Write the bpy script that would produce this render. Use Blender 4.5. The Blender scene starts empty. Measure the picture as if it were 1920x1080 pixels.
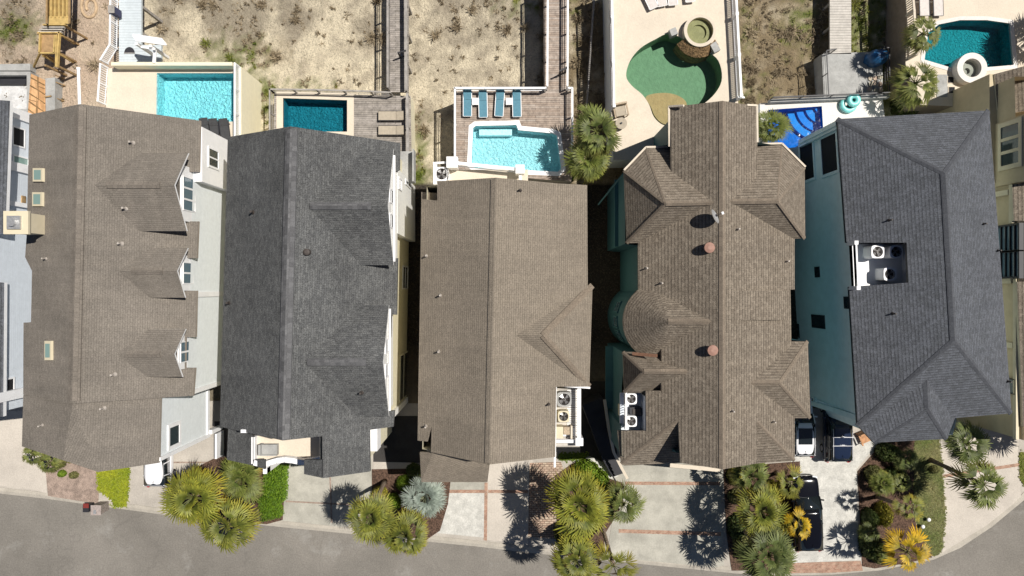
import bpy, bmesh, math, random
from math import sin, cos, pi, radians
from mathutils import Vector, noise
from mathutils.bvhtree import BVHTree
random.seed(7)
S = bpy.context.scene
COL = S.collection
# ------------------------------------------------------------------ camera, sky, sun
H, F = 56.25, 1350.0            # camera height (m) and focal length in photo pixels
cam = bpy.data.objects.new('camera', bpy.data.cameras.new('camera'))
COL.objects.link(cam)
cam.location = (0, 0, H)
cam.data.sensor_width = 36.0
cam.data.lens = 36.0 * F / 1920.0
cam.data.clip_end = 3000
S.camera = cam
SUN = Vector((0.47, 0.19, 1.0)).normalized()
elev = math.asin(SUN.z); azim = math.atan2(SUN.x, SUN.y)
W = bpy.data.worlds.new('World'); S.world = W; W.use_nodes = True
nt = W.node_tree
sky = nt.nodes.new('ShaderNodeTexSky'); sky.sky_type = 'NISHITA'; sky.sun_disc = False
sky.sun_elevation = elev; sky.sun_rotation = azim
nt.links.new(sky.outputs[0], nt.nodes['Background'].inputs[0])
nt.nodes['Background'].inputs[1].default_value = 0.05
sky.air_density = 0.6; sky.dust_density = 0.3; sky.ozone_density = 2.0
sl = bpy.data.lights.new('sun', 'SUN'); sl.energy = 5.0; sl.angle = radians(0.5); sl.color = (1.0, 0.95, 0.87)
so = bpy.data.objects.new('sun', sl); COL.objects.link(so); so.location = SUN * 90
so.rotation_euler = (-SUN).to_track_quat('-Z', 'Y').to_euler()
S.view_settings.view_transform = 'Standard'; S.view_settings.look = 'None'
S.view_settings.exposure = 0.15; S.view_settings.gamma = 1.0

# ------------------------------------------------------------------ helpers
def P(px, py, z=0.0):
    d = (H - z) / F
    return Vector(((px - 960) * d, (540 - py) * d, z))
def onwall(px, py, A, B):
    d = ((px - 960) / F, (540 - py) / F)
    n = (B[1] - A[1], A[0] - B[0])
    t = (A[0] * n[0] + A[1] * n[1]) / (d[0] * n[0] + d[1] * n[1])
    return Vector((d[0] * t, d[1] * t, H - t))
class MB:
    def __init__(s): s.v = []; s.f = []; s.m = []; s.c = None
    def add(s, vs, fs, m=0):
        o = len(s.v); s.v += [Vector(v) for v in vs]
        for f in fs: s.f.append([o + i for i in f]); s.m.append(m)
        return s
    def quad(s, *vs, m=0): return s.add(vs, [list(range(len(vs)))], m)
    def box(s, c, d, rot=0.0, m=0):
        c = Vector(c); x, y, z = d[0] / 2, d[1] / 2, d[2] / 2; ca, sa = cos(rot), sin(rot)
        vs = []
        for dz in (-z, z):
            for dx, dy in ((-x, -y), (x, -y), (x, y), (-x, y)):
                vs.append(c + Vector((dx * ca - dy * sa, dx * sa + dy * ca, dz)))
        return s.add(vs, [[3, 2, 1, 0], [4, 5, 6, 7], [0, 1, 5, 4], [1, 2, 6, 5], [2, 3, 7, 6], [3, 0, 4, 7]], m)
    def bb(s, x0, y0, z0, x1, y1, z1, m=0):
        return s.box(((x0 + x1) / 2, (y0 + y1) / 2, (z0 + z1) / 2), (abs(x1 - x0), abs(y1 - y0), abs(z1 - z0)), 0, m)
    def bar(s, p, q, w, h, m=0, up=(0, 0, 1)):
        p = Vector(p); q = Vector(q); d = (q - p).normalized(); u = Vector(up)
        if abs(d.dot(u)) > .98: u = Vector((0, 1, 0))
        r = d.cross(u).normalized() * (w / 2); u2 = r.cross(d).normalized() * (h / 2)
        vs = []
        for e in (p, q):
            vs += [e - r - u2, e + r - u2, e + r + u2, e - r + u2]
        return s.add(vs, [[0, 1, 2, 3], [7, 6, 5, 4], [0, 4, 5, 1], [1, 5, 6, 2], [2, 6, 7, 3], [3, 7, 4, 0]], m)
    def tube(s, pts, rad, n=8, m=0, cap=True):
        pts = [Vector(p) for p in pts]; k = len(pts)
        if not hasattr(rad, '__len__'): rad = [rad] * k
        vs = []; fs = []
        for i, p in enumerate(pts):
            d = (pts[min(i + 1, k - 1)] - pts[max(i - 1, 0)]).normalized()
            u = Vector((0, 0, 1)) if abs(d.z) < .95 else Vector((1, 0, 0))
            a = d.cross(u).normalized(); b = d.cross(a).normalized()
            for j in range(n):
                t = 2 * pi * j / n; vs.append(p + (a * cos(t) + b * sin(t)) * rad[i])
        for i in range(k - 1):
            for j in range(n):
                j2 = (j + 1) % n; fs.append([i * n + j, i * n + j2, (i + 1) * n + j2, (i + 1) * n + j])
        if cap: fs.append(list(range(n))[::-1]); fs.append([(k - 1) * n + j for j in range(n)])
        return s.add(vs, fs, m)
    def prism(s, poly, z0, z1, m=0, mside=None, bottom=True):
        n = len(poly); a = sum(poly[i][0] * poly[(i + 1) % n][1] - poly[(i + 1) % n][0] * poly[i][1] for i in range(n))
        if a < 0: poly = poly[::-1]
        vs = [(p[0], p[1], z0) for p in poly] + [(p[0], p[1], z1) for p in poly]
        o = len(s.v); s.v += [Vector(v) for v in vs]; ms = m if mside is None else mside
        s.f.append([o + n + i for i in range(n)]); s.m.append(m)
        if bottom: s.f.append([o + i for i in range(n)][::-1]); s.m.append(ms)
        for i in range(n):
            j = (i + 1) % n; s.f.append([o + i, o + j, o + n + j, o + n + i]); s.m.append(ms)
        return s
    def ring(s, outer, inner, z0, z1, m=0):
        n = len(outer)
        vs = [(p[0], p[1], z) for z in (z0, z1) for q in (outer, inner) for p in q]
        fs = []
        for i in range(n):
            j = (i + 1) % n
            fs += [[2 * n + i, 2 * n + j, 3 * n + j, 3 * n + i], [i, j, 2 * n + j, 2 * n + i], [n + j, n + i, 3 * n + i, 3 * n + j], [j, i, n + i, n + j]]
        return s.add(vs, fs, m)
    def slab(s, faces, t=0.22, m=0, mf=1):
        idx = {}; V = []; FF = []
        for f in faces:
            ids = []
            for p in f:
                k = (round(p[0], 3), round(p[1], 3), round(p[2], 3))
                if k not in idx: idx[k] = len(V); V.append(Vector(p))
                ids.append(idx[k])
            # make normals point up
            nz = sum(V[ids[i]].x * V[ids[(i + 1) % len(ids)]].y - V[ids[(i + 1) % len(ids)]].x * V[ids[i]].y for i in range(len(ids)))
            if nz < 0: ids = ids[::-1]
            FF.append(ids)
        n = len(V); o = len(s.v)
        s.v += V + [v - Vector((0, 0, t)) for v in V]
        ed = {}
        for ids in FF:
            s.f.append([o + i for i in ids]); s.m.append(m)
            s.f.append([o + n + i for i in ids][::-1]); s.m.append(mf)
            for i in range(len(ids)):
                a, b = ids[i], ids[(i + 1) % len(ids)]
                ed[(a, b)] = 1
        for (a, b) in ed:
            if (b, a) not in ed: s.f.append([o + a, o + n + a, o + n + b, o + b]); s.m.append(mf)
        return s
    def build(s, name, mats, parent=None, smooth=False, uv=True, loc=None, world=True):
        """world=True: vertices are world coordinates, moved into the frame of parent (or of the object's own base)."""
        if not isinstance(mats, (list, tuple)): mats = [mats]
        off = Vector((0, 0, 0))
        if world:
            if parent is not None:
                q = parent
                while q is not None: off = off + q.location; q = q.parent
            if parent is None or loc is not None:
                xs = [v.x for v in s.v]; ys = [v.y for v in s.v]
                base = Vector(((min(xs) + max(xs)) / 2, (min(ys) + max(ys)) / 2, min(v.z for v in s.v))) if loc is None else Vector(loc)
                if parent is None: off = base
        me = bpy.data.meshes.new(name)
        me.from_pydata([tuple(v - off) for v in s.v], [], s.f)
        for mt in mats: me.materials.append(mt)
        me.polygons.foreach_set('material_index', s.m)
        if smooth: me.polygons.foreach_set('use_smooth', [True] * len(s.f))
        if uv:
            ul = me.uv_layers.new(name='uv').data
            for p in me.polygons:
                n = p.normal
                h = Vector((-n.y, n.x, 0))
                if h.length < 1e-3: h = Vector((1, 0, 0)); sl_ = Vector((0, 1, 0))
                else: h.normalize(); sl_ = n.cross(h)
                for li in p.loop_indices:
                    co = me.vertices[me.loops[li].vertex_index].co + off
                    ul[li].uv = (co.dot(h), co.dot(sl_))
        if s.c is not None:
            at = me.color_attributes.new('tint', 'FLOAT_COLOR', 'POINT')
            flat = []
            for c in s.c: flat += [c[0], c[1], c[2], 1.0]
            at.data.foreach_set('color', flat)
        me.update()
        ob = bpy.data.objects.new(name, me); COL.objects.link(ob)
        if parent is not None: ob.parent = parent
        else: ob.location = off
        return ob
def build_each(mb, name, mats, parent, **k):
    """one object per separate piece"""
    n = len(mb.v); pr = list(range(n))
    def fd(i):
        while pr[i] != i: pr[i] = pr[pr[i]]; i = pr[i]
        return i
    for f in mb.f:
        for i in f[1:]: pr[fd(i)] = fd(f[0])
    gr = {}
    for f, m_ in zip(mb.f, mb.m): gr.setdefault(fd(f[0]), []).append((f, m_))
    out = []
    for fs in gr.values():
        q = MB(); mp = {}
        for f, m_ in fs:
            for i in f:
                if i not in mp: mp[i] = len(q.v); q.v.append(mb.v[i])
            q.f.append([mp[i] for i in f]); q.m.append(m_)
        out.append(q.build(name, mats, parent, **k))
    return out
def onplane(a, b, c):
    """(px, py) -> (px, py, z) on the plane through three (px, py, z) points"""
    A, B, C = P(*a), P(*b), P(*c); n = (B - A).cross(C - A); o = Vector((0, 0, H))
    def f(px, py, dz=0):
        d = Vector(((px - 960) / F, (540 - py) / F, -1)); t = (A - o).dot(n) / d.dot(n); return (px, py, H - t + dz)
    return f
def tag(o, label=None, cat=None, group=None, kind=None):
    if label: o['label'] = label
    if cat: o['category'] = cat
    if group: o['group'] = group
    if kind: o['kind'] = kind
    return o
def thing(name, label, cat, loc=(0, 0, 0), rz=0.0, group=None):
    o = bpy.data.objects.new(name, None); COL.objects.link(o); o.location = loc; o.rotation_euler = (0, 0, rz)
    o.empty_display_size = .3
    return tag(o, label, cat, group)
def copy_tree(o, parent=None):
    c = o.copy(); COL.objects.link(c)
    if parent is not None: c.parent = parent
    for ch in list(o.children): copy_tree(ch, c)
    return c
def structure(mb, name, mats, **k): return tag(mb.build(name, mats, **k), kind='structure')
def XY(*pp, z=0.1): return [P(a, b, z) for a, b in pp]

# ------------------------------------------------------------------ materials
def new(name):
    m = bpy.data.materials.new(name); m.use_nodes = True
    t = m.node_tree; b = t.nodes['Principled BSDF']; b.inputs['Specular IOR Level'].default_value = 0.25
    return m, t, b
def nd(t, ty, **k):
    n = t.nodes.new(ty)
    for a, v in k.items():
        if a.startswith('i_'): n.inputs[a[2:].replace('_', ' ')].default_value = v
        else: setattr(n, a, v)
    return n
def c4(c): return (c[0], c[1], c[2], 1)
def mixc(t, fac, a, b, mode='MIX'):
    n = t.nodes.new('ShaderNodeMix'); n.data_type = 'RGBA'; n.blend_type = mode
    for i, x in ((0, fac), (6, a), (7, b)):
        if hasattr(x, 'links') or hasattr(x, 'is_output'): t.links.new(x, n.inputs[i])
        else: n.inputs[i].default_value = x if i == 0 else c4(x)
    return n.outputs[2]
def noi(t, scale, detail=4, rough=.6, coord=None, lo=.35, hi=.65):
    tc = t.nodes.new('ShaderNodeNewGeometry') if coord is None else None
    n = nd(t, 'ShaderNodeTexNoise', i_Scale=scale, i_Detail=detail, i_Roughness=rough)
    t.links.new(tc.outputs['Position'] if coord is None else coord, n.inputs['Vector'])
    r = nd(t, 'ShaderNodeMapRange'); r.inputs[1].default_value = lo; r.inputs[2].default_value = hi
    t.links.new(n.outputs[0], r.inputs[0]); return r.outputs[0]
def bump(t, b, h, dist=.02, st=1.0):
    n = nd(t, 'ShaderNodeBump', i_Strength=st, i_Distance=dist); t.links.new(h, n.inputs['Height']); t.links.new(n.outputs[0], b.inputs['Normal'])
def plain(name, col, rough=.6, var=.12, scale=1.5, metal=0.0, spec=.3, bumpd=0, bs=20):
    m, t, b = new(name); f = noi(t, scale, 5)
    lo = [x * (1 - var) for x in col]; hi = [min(1, x * (1 + var)) for x in col]
    t.links.new(mixc(t, f, lo, hi), b.inputs['Base Color'])
    b.inputs['Roughness'].default_value = rough; b.inputs['Metallic'].default_value = metal; b.inputs['Specular IOR Level'].default_value = spec
    if bumpd: bump(t, b, noi(t, bs, 4), bumpd)
    return m
def shingle(name, c1, c2, row=.19, width=.33, stain=(.9, 1.08), bd=.03, speck=.25, ms=.008, mk=.72, band=0.0, smudge=0.0):
    m, t, b = new(name)
    uv = nd(t, 'ShaderNodeUVMap', uv_map='uv')
    br = nd(t, 'ShaderNodeTexBrick', offset=.37, squash=1.0)
    br.inputs['Color1'].default_value = c4(c1); br.inputs['Color2'].default_value = c4(c2)
    br.inputs['Mortar'].default_value = c4([x * mk for x in c1]); br.inputs['Scale'].default_value = 1
    br.inputs['Mortar Size'].default_value = ms; br.inputs['Brick Width'].default_value = width; br.inputs['Row Height'].default_value = row
    t.links.new(uv.outputs[0], br.inputs['Vector'])
    f = noi(t, 16, 3, .7); g = noi(t, .35, 5, .6)
    col = mixc(t, 1.0, br.outputs[0], mixc(t, f, (1 - speck,) * 3, (1 + speck,) * 3), 'MULTIPLY')
    col = mixc(t, 1.0, col, mixc(t, g, (stain[0],) * 3, (stain[1],) * 3), 'MULTIPLY')
    mp = nd(t, 'ShaderNodeMapping'); mp.inputs['Scale'].default_value = (1.5, .13, 1); t.links.new(uv.outputs[0], mp.inputs[0])
    sk = noi(t, 1.0, 6, .7, coord=mp.outputs[0], lo=.3, hi=.7); col = mixc(t, 1.0, col, mixc(t, sk, (.88, .88, .88), (1.07, 1.065, 1.05)), 'MULTIPLY')
    if smudge:
        mp2 = nd(t, 'ShaderNodeMapping'); mp2.inputs['Scale'].default_value = (.35, .9, 1); t.links.new(uv.outputs[0], mp2.inputs[0])
        s2 = noi(t, 1.0, 5, .75, coord=mp2.outputs[0], lo=.6, hi=.78); sm_ = nd(t, 'ShaderNodeMath', operation='MULTIPLY'); t.links.new(s2, sm_.inputs[0]); sm_.inputs[1].default_value = smudge; col = mixc(t, sm_.outputs[0], col, [x * .45 for x in c1])
    t.links.new(col, b.inputs['Base Color']); b.inputs['Roughness'].default_value = .9; b.inputs['Specular IOR Level'].default_value = .15
    sp = nd(t, 'ShaderNodeSeparateXYZ'); t.links.new(uv.outputs[0], sp.inputs[0])
    dv = nd(t, 'ShaderNodeMath', operation='DIVIDE'); t.links.new(sp.outputs[1], dv.inputs[0]); dv.inputs[1].default_value = row
    fr = nd(t, 'ShaderNodeMath', operation='FRACT'); t.links.new(dv.outputs[0], fr.inputs[0])
    iv = nd(t, 'ShaderNodeMath', operation='SUBTRACT'); iv.inputs[0].default_value = 1; t.links.new(fr.outputs[0], iv.inputs[1])
    ad = nd(t, 'ShaderNodeMath', operation='MULTIPLY_ADD'); t.links.new(br.outputs['Fac'], ad.inputs[0]); ad.inputs[1].default_value = -.4; t.links.new(iv.outputs[0], ad.inputs[2])
    ad2 = nd(t, 'ShaderNodeMath', operation='MULTIPLY_ADD'); t.links.new(f, ad2.inputs[0]); ad2.inputs[1].default_value = .35; t.links.new(ad.outputs[0], ad2.inputs[2])
    if band:  # dark granule band doubling as painted butt-edge shade, along the top of every course, broken up from tab to tab
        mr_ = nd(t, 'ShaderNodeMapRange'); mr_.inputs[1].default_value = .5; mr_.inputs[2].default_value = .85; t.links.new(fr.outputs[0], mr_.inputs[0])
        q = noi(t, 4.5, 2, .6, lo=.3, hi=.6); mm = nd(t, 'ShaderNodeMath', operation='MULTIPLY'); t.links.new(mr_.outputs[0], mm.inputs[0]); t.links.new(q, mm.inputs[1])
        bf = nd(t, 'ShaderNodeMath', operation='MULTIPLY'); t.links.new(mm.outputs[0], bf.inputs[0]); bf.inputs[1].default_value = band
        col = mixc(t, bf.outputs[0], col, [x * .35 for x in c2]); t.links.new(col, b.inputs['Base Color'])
    bump(t, b, ad2.outputs[0], bd, .8)
    return m
def rows(name, c1, c2, row=.15, width=3.0, rough=.7, mort=.5, ms=.012, bd=.015, swap=False, var=.2, spec=.25):
    """boards, siding or pavers from the uv map (metres)"""
    m, t, b = new(name)
    uv = nd(t, 'ShaderNodeUVMap', uv_map='uv'); vec = uv.outputs[0]
    if swap:
        mp = nd(t, 'ShaderNodeMapping'); mp.inputs['Rotation'].default_value = (0, 0, pi / 2); t.links.new(vec, mp.inputs[0]); vec = mp.outputs[0]
    br = nd(t, 'ShaderNodeTexBrick', offset=.5)
    br.inputs['Color1'].default_value = c4(c1); br.inputs['Color2'].default_value = c4(c2); br.inputs['Mortar'].default_value = c4([x * mort for x in c1])
    br.inputs['Scale'].default_value = 1; br.inputs['Mortar Size'].default_value = ms; br.inputs['Brick Width'].default_value = width; br.inputs['Row Height'].default_value = row
    t.links.new(vec, br.inputs['Vector'])
    f = noi(t, 3, 6, .7)
    t.links.new(mixc(t, 1.0, br.outputs[0], mixc(t, f, (1 - var,) * 3, (1 + var,) * 3), 'MULTIPLY'), b.inputs['Base Color'])
    b.inputs['Roughness'].default_value = rough; b.inputs['Specular IOR Level'].default_value = spec
    iv = nd(t, 'ShaderNodeMath', operation='SUBTRACT'); iv.inputs[0].default_value = 1; t.links.new(br.outputs['Fac'], iv.inputs[1])
    bump(t, b, iv.outputs[0], bd, .7)
    return m
def concrete(name, c, stain=.18, scale=.5, rough=.85, fine=.08):
    m, t, b = new(name); f = noi(t, scale, 7, .65); g = noi(t, 9, 4, .7)
    k = noi(t, scale * 2.7, 3, .5, lo=.55, hi=.72)
    col = mixc(t, f, [x * (1 - stain) for x in c], [min(1, x * (1 + stain * .5)) for x in c])
    col = mixc(t, 1.0, col, mixc(t, g, (1 - fine,) * 3, (1 + fine,) * 3), 'MULTIPLY')
    kk = nd(t, 'ShaderNodeMath', operation='MULTIPLY'); t.links.new(k, kk.inputs[0]); kk.inputs[1].default_value = stain * 1.1
    col = mixc(t, kk.outputs[0], col, [x * .55 for x in c])
    t.links.new(col, b.inputs['Base Color']); b.inputs['Roughness'].default_value = rough
    bump(t, b, g, .006); return m
def leafmat(name, trans=.3, rough=.55):
    m, t, b = new(name)
    a = nd(t, 'ShaderNodeAttribute', attribute_name='tint'); g = noi(t, 5, 3)
    col = mixc(t, 1.0, a.outputs['Color'], mixc(t, g, (.78,) * 3, (1.22,) * 3), 'MULTIPLY')
    t.links.new(col, b.inputs['Base Color']); b.inputs['Roughness'].default_value = rough; b.inputs['Specular IOR Level'].default_value = .4
    tr = nd(t, 'ShaderNodeBsdfTranslucent'); t.links.new(col, tr.inputs[0])
    mx = nd(t, 'ShaderNodeMixShader'); mx.inputs[0].default_value = trans
    t.links.new(b.outputs[0], mx.inputs[1]); t.links.new(tr.outputs[0], mx.inputs[2])
    t.links.new(mx.outputs[0], t.nodes['Material Output'].inputs[0]); return m
def watermat(name, tint, wave=3.0, dens=1.0):
    m, t, b = new(name)
    tr = nd(t, 'ShaderNodeBsdfTransparent'); tr.inputs[0].default_value = c4(tint)
    gl = nd(t, 'ShaderNodeBsdfGlossy'); gl.inputs['Roughness'].default_value = .04
    n = nd(t, 'ShaderNodeTexNoise', i_Scale=wave, i_Detail=3.0, i_Distortion=.8)
    gg = nd(t, 'ShaderNodeNewGeometry'); t.links.new(gg.outputs['Position'], n.inputs['Vector'])
    bp = nd(t, 'ShaderNodeBump', i_Strength=.5, i_Distance=.012); t.links.new(n.outputs[0], bp.inputs['Height'])
    fr = nd(t, 'ShaderNodeFresnel', i_IOR=1.33)
    for x in (gl, fr): t.links.new(bp.outputs[0], x.inputs['Normal'])
    mx = nd(t, 'ShaderNodeMixShader'); t.links.new(fr.outputs[0], mx.inputs[0]); t.links.new(tr.outputs[0], mx.inputs[1]); t.links.new(gl.outputs[0], mx.inputs[2])
    t.links.new(mx.outputs[0], t.nodes['Material Output'].inputs[0]); return m
def tile(name, c, var=.12, bd=.05, sc=2.5):
    m, t, b = new(name); f = noi(t, sc, 3, .6)
    t.links.new(mixc(t, f, [x * (1 - var) for x in c], [min(1, x * (1 + var)) for x in c]), b.inputs['Base Color']); b.inputs['Roughness'].default_value = .6
    if bd: bump(t, b, noi(t, sc * 1.6, 3), bd, .9)
    return m
def paint(name, c, coat=1.0, rough=.35, metal=0.0):
    m, t, b = new(name); b.inputs['Base Color'].default_value = c4(c); b.inputs['Roughness'].default_value = rough; b.inputs['Metallic'].default_value = metal
    b.inputs['Coat Weight'].default_value = coat; b.inputs['Coat Roughness'].default_value = .03; b.inputs['Specular IOR Level'].default_value = .2
    f = noi(t, 40, 2); r = nd(t, 'ShaderNodeMapRange'); r.inputs[3].default_value = rough * .85; r.inputs[4].default_value = rough * 1.15
    t.links.new(f, r.inputs[0]); t.links.new(r.outputs[0], b.inputs['Roughness']); return m

M = {}
M['shA'] = shingle('shingle_taupe', (.205, .182, .158), (.176, .157, .136), .14, .3, (.88, 1.07), .014, .24, smudge=.45)
M['shB'] = shingle('shingle_charcoal', (.122, .124, .124), (.08, .082, .084), .15, .3, (.88, 1.12), .02, .5, smudge=.2)
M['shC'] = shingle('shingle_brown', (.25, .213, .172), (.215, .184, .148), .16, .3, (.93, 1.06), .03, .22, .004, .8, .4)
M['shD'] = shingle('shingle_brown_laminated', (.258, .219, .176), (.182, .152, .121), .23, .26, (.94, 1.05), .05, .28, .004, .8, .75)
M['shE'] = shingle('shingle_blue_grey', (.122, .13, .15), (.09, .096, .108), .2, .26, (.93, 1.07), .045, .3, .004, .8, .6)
M['capA'] = shingle('ridge_shingle_taupe', (.165, .145, .125), (.2, .175, .15), .3, .3, (.9, 1.1), .01, .2)
M['capB'] = shingle('ridge_shingle_charcoal', (.145, .145, .15), (.09, .09, .094), .3, .3, (.9, 1.1), .01, .2)
M['capD'] = shingle('ridge_shingle_brown', (.225, .185, .145), (.185, .152, .12), .3, .3, (.95, 1.05), .01, .2)
M['capE'] = shingle('ridge_shingle_blue', (.085, .09, .102), (.07, .074, .085), .3, .3, (.95, 1.05), .01, .2)
M['white'] = plain('white_paint', (.82, .82, .83), .5, .04)
M['cream'] = rows('cream_siding', (.78, .73, .56), (.76, .71, .54), .18, 4, .6, .85, .008, .01, var=.04)
M['whites'] = rows('white_siding', (.8, .8, .78), (.78, .78, .76), .18, 4, .6, .88, .008, .01, var=.04)
M['sage'] = rows('pale_sage_siding', (.77, .81, .83), (.75, .79, .81), .2, 4, .6, .9, .006, .008, var=.05)
M['pblue'] = rows('pale_blue_siding', (.66, .71, .77), (.64, .69, .75), .2, 4, .6, .9, .006, .008, var=.05)
M['teal'] = rows('teal_siding', (.045, .125, .145), (.043, .12, .14), .2, 4, .6, .9, .006, .008, var=.05)
M['teal2'] = plain('teal_stucco', (.82, .96, .95), .7, .05)
M['beige'] = plain('beige_stucco', (.5, .42, .28), .7, .06)
M['beiget'] = plain('beige_trim', (.62, .55, .4), .6, .05)
M['taupe'] = plain('taupe_fascia', (.3, .26, .22), .7, .08)
M['dark'] = plain('dark_trim', (.03, .03, .035), .5, .1)
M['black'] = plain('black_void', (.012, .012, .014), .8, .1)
M['glass'] = paint('window_glass', (.03, .045, .05), .6, .08)
M['glassg'] = paint('skylight_glass', (.22, .33, .3), .4, .15)
M['glassb'] = paint('blue_window_glass', (.1, .16, .2), .4, .1)
M['metal'] = plain('galvanised_metal', (.5, .5, .5), .4, .15, 8, .6)
M['pipe'] = plain('pale_pipe', (.42, .38, .34), .5, .1)
M['lead'] = plain('dark_pipe', (.06, .05, .045), .6, .2)
M['terra'] = plain('faded_red_vent', (.3, .17, .13), .6, .12, 6)
M['rust'] = plain('rusty_flashing', (.26, .14, .09), .7, .2, 6)
M['conc'] = concrete('driveway_concrete', (.42, .385, .34), .16)
M['conc2'] = concrete('pale_driveway', (.41, .395, .345), .24)
M['conc3'] = concrete('pinkish_driveway', (.5, .455, .4), .12, .4)
M['stampw'] = concrete('white_stamped_concrete', (.52, .51, .475), .2, 1.8, .85, .12)
M['kerb'] = concrete('kerb_concrete', (.42, .385, .33), .16, .8)
M['gconc'] = concrete('grey_concrete', (.36, .36, .35), .2, 1.0)
M['deckc'] = concrete('cream_pool_deck', (.62, .545, .445), .06, .8, .8, .05)
M['deckw'] = concrete('white_pool_deck', (.68, .65, .62), .06, .8, .8, .06)
M['brick'] = rows('red_brick_pavers', (.27, .16, .115), (.34, .25, .19), .1, .2, .85, 1.5, .014, .006, var=.25)
M['brickp'] = rows('pink_brick_pavers', (.36, .245, .185), (.46, .37, .28), .17, .34, .85, .5, .028, .006, var=.2)
M['wood'] = rows('weathered_deck_boards', (.25, .225, .2), (.32, .29, .265), .14, 3.5, .75, .35, .012, .01, var=.3)
M['woodb'] = rows('brown_deck_boards', (.3, .235, .19), (.36, .31, .27), .14, 3.5, .75, .4, .012, .01, var=.32)
M['woodp'] = rows('pale_deck_boards', (.46, .43, .39), (.5, .47, .43), .2, 6, .75, .45, .014, .01, var=.14)
M['woodg'] = plain('grey_weathered_wood', (.3, .28, .26), .75, .2, 3)
M['bdeck'] = rows('blue_grey_painted_boards', (.5, .55, .58), (.52, .57, .6), .2, 6, .6, .7, .01, .008, var=.06)
M['lumber'] = plain('new_lumber', (.48, .34, .13), .7, .22, 3)
M['lumberd'] = plain('old_lumber', (.3, .2, .1), .75, .3, 3)
M['ply'] = rows('orange_plywood', (.68, .4, .2), (.72, .45, .24), 1.2, 2.4, .7, .4, .03, .01, var=.12)
M['stone'] = plain('brown_stone', (.22, .14, .07), .8, .45, 4, bumpd=.05, bs=7)
M['mulch'] = plain('bark_mulch', (.14, .085, .06), .95, .55, 9, bumpd=.05, bs=24)
M['mulchp'] = plain('bare_soil', (.34, .26, .215), .95, .25, 3, bumpd=.03, bs=14)
M['lawn'] = plain('lawn', (.13, .17, .015), .9, .4, 6, bumpd=.06, bs=30)
M['lawnd'] = plain('patchy_lawn', (.19, .175, .06), .9, .4, 1.6, bumpd=.06, bs=30)
M['fabT'] = plain('tan_sling', (.38, .33, .26), .8, .08, 6)
M['fabB'] = plain('blue_sling', (.09, .22, .29), .75, .08, 6)
M['fabD'] = plain('charcoal_sling', (.05, .05, .052), .8, .12, 6)
M['fabW'] = plain('pale_sling', (.6, .55, .52), .8, .08, 6)
M['wicker'] = plain('tan_wicker', (.4, .32, .23), .8, .25, 14)
M['teak'] = plain('teak', (.42, .22, .11), .7, .25, 6)
M['turq'] = plain('turquoise_vinyl', (.2, .58, .56), .35, .3, 2.2, spec=.5)
M['tarp'] = plain('blue_tarp', (.015, .09, .22), .4, .4, 2.5, spec=.5)
M['trunk'] = plain('palm_trunk', (.26, .2, .15), .9, .3, 7, bumpd=.04, bs=10)
M['leaf'] = leafmat('palm_leaf'); M['bush'] = leafmat('shrub_leaf', .25)
M['tyre'] = plain('tyre_rubber', (.02, .02, .02), .8, .2)
M['rim'] = plain('alloy_rim', (.5, .5, .52), .3, .1, 5, .8)
M['carw'] = paint('white_car_paint', (.8, .8, .82)); M['carb'] = paint('navy_car_paint', (.012, .02, .045), 1, .16)
M['cark'] = paint('black_car_paint', (.004, .004, .006), .8, .13); M['card'] = paint('dark_car_paint', (.02, .025, .045))
M['cglass'] = paint('car_glass', (.012, .016, .018), 1, .08); M['lamp'] = paint('headlamp', (.7, .72, .75), 1, .1); M['tail'] = paint('tail_lamp', (.35, .02, .02), 1, .15)
M['red'] = plain('red_plastic', (.2, .035, .03), .5, .15)
M['gapshade'] = concrete('painted_gap_shade', (.045, .042, .04), .2, 1.0)  # near-black colour that paints shade onto the gap floors
M['asphalt'] = concrete('asphalt', (.198, .183, .163), .2, .16, .9, .13)
t = M['asphalt'].node_tree; b = t.nodes['Principled BSDF']; src = b.inputs['Base Color'].links[0].from_socket
vo = nd(t, 'ShaderNodeTexVoronoi', feature='DISTANCE_TO_EDGE', i_Scale=.11); gg = nd(t, 'ShaderNodeNewGeometry'); nn_ = nd(t, 'ShaderNodeTexNoise', i_Scale=.9, i_Detail=5.0)
t.links.new(gg.outputs['Position'], nn_.inputs['Vector']); ad = nd(t, 'ShaderNodeVectorMath', operation='ADD'); t.links.new(gg.outputs['Position'], ad.inputs[0]); t.links.new(nn_.outputs[1], ad.inputs[1]); t.links.new(ad.outputs[0], vo.inputs['Vector'])
cr = nd(t, 'ShaderNodeMapRange'); cr.inputs[1].default_value = .0; cr.inputs[2].default_value = .007; cr.inputs[3].default_value = .16; cr.inputs[4].default_value = 0; t.links.new(vo.outputs[0], cr.inputs[0])
c2_ = mixc(t, cr.outputs[0], src, (.07, .065, .06)); pa = noi(t, .33, 6, .75, lo=.56, hi=.74); pm = nd(t, 'ShaderNodeMath', operation='MULTIPLY'); t.links.new(pa, pm.inputs[0]); pm.inputs[1].default_value = .55
t.links.new(mixc(t, pm.outputs[0], c2_, (.33, .32, .3)), b.inputs['Base Color'])
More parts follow.
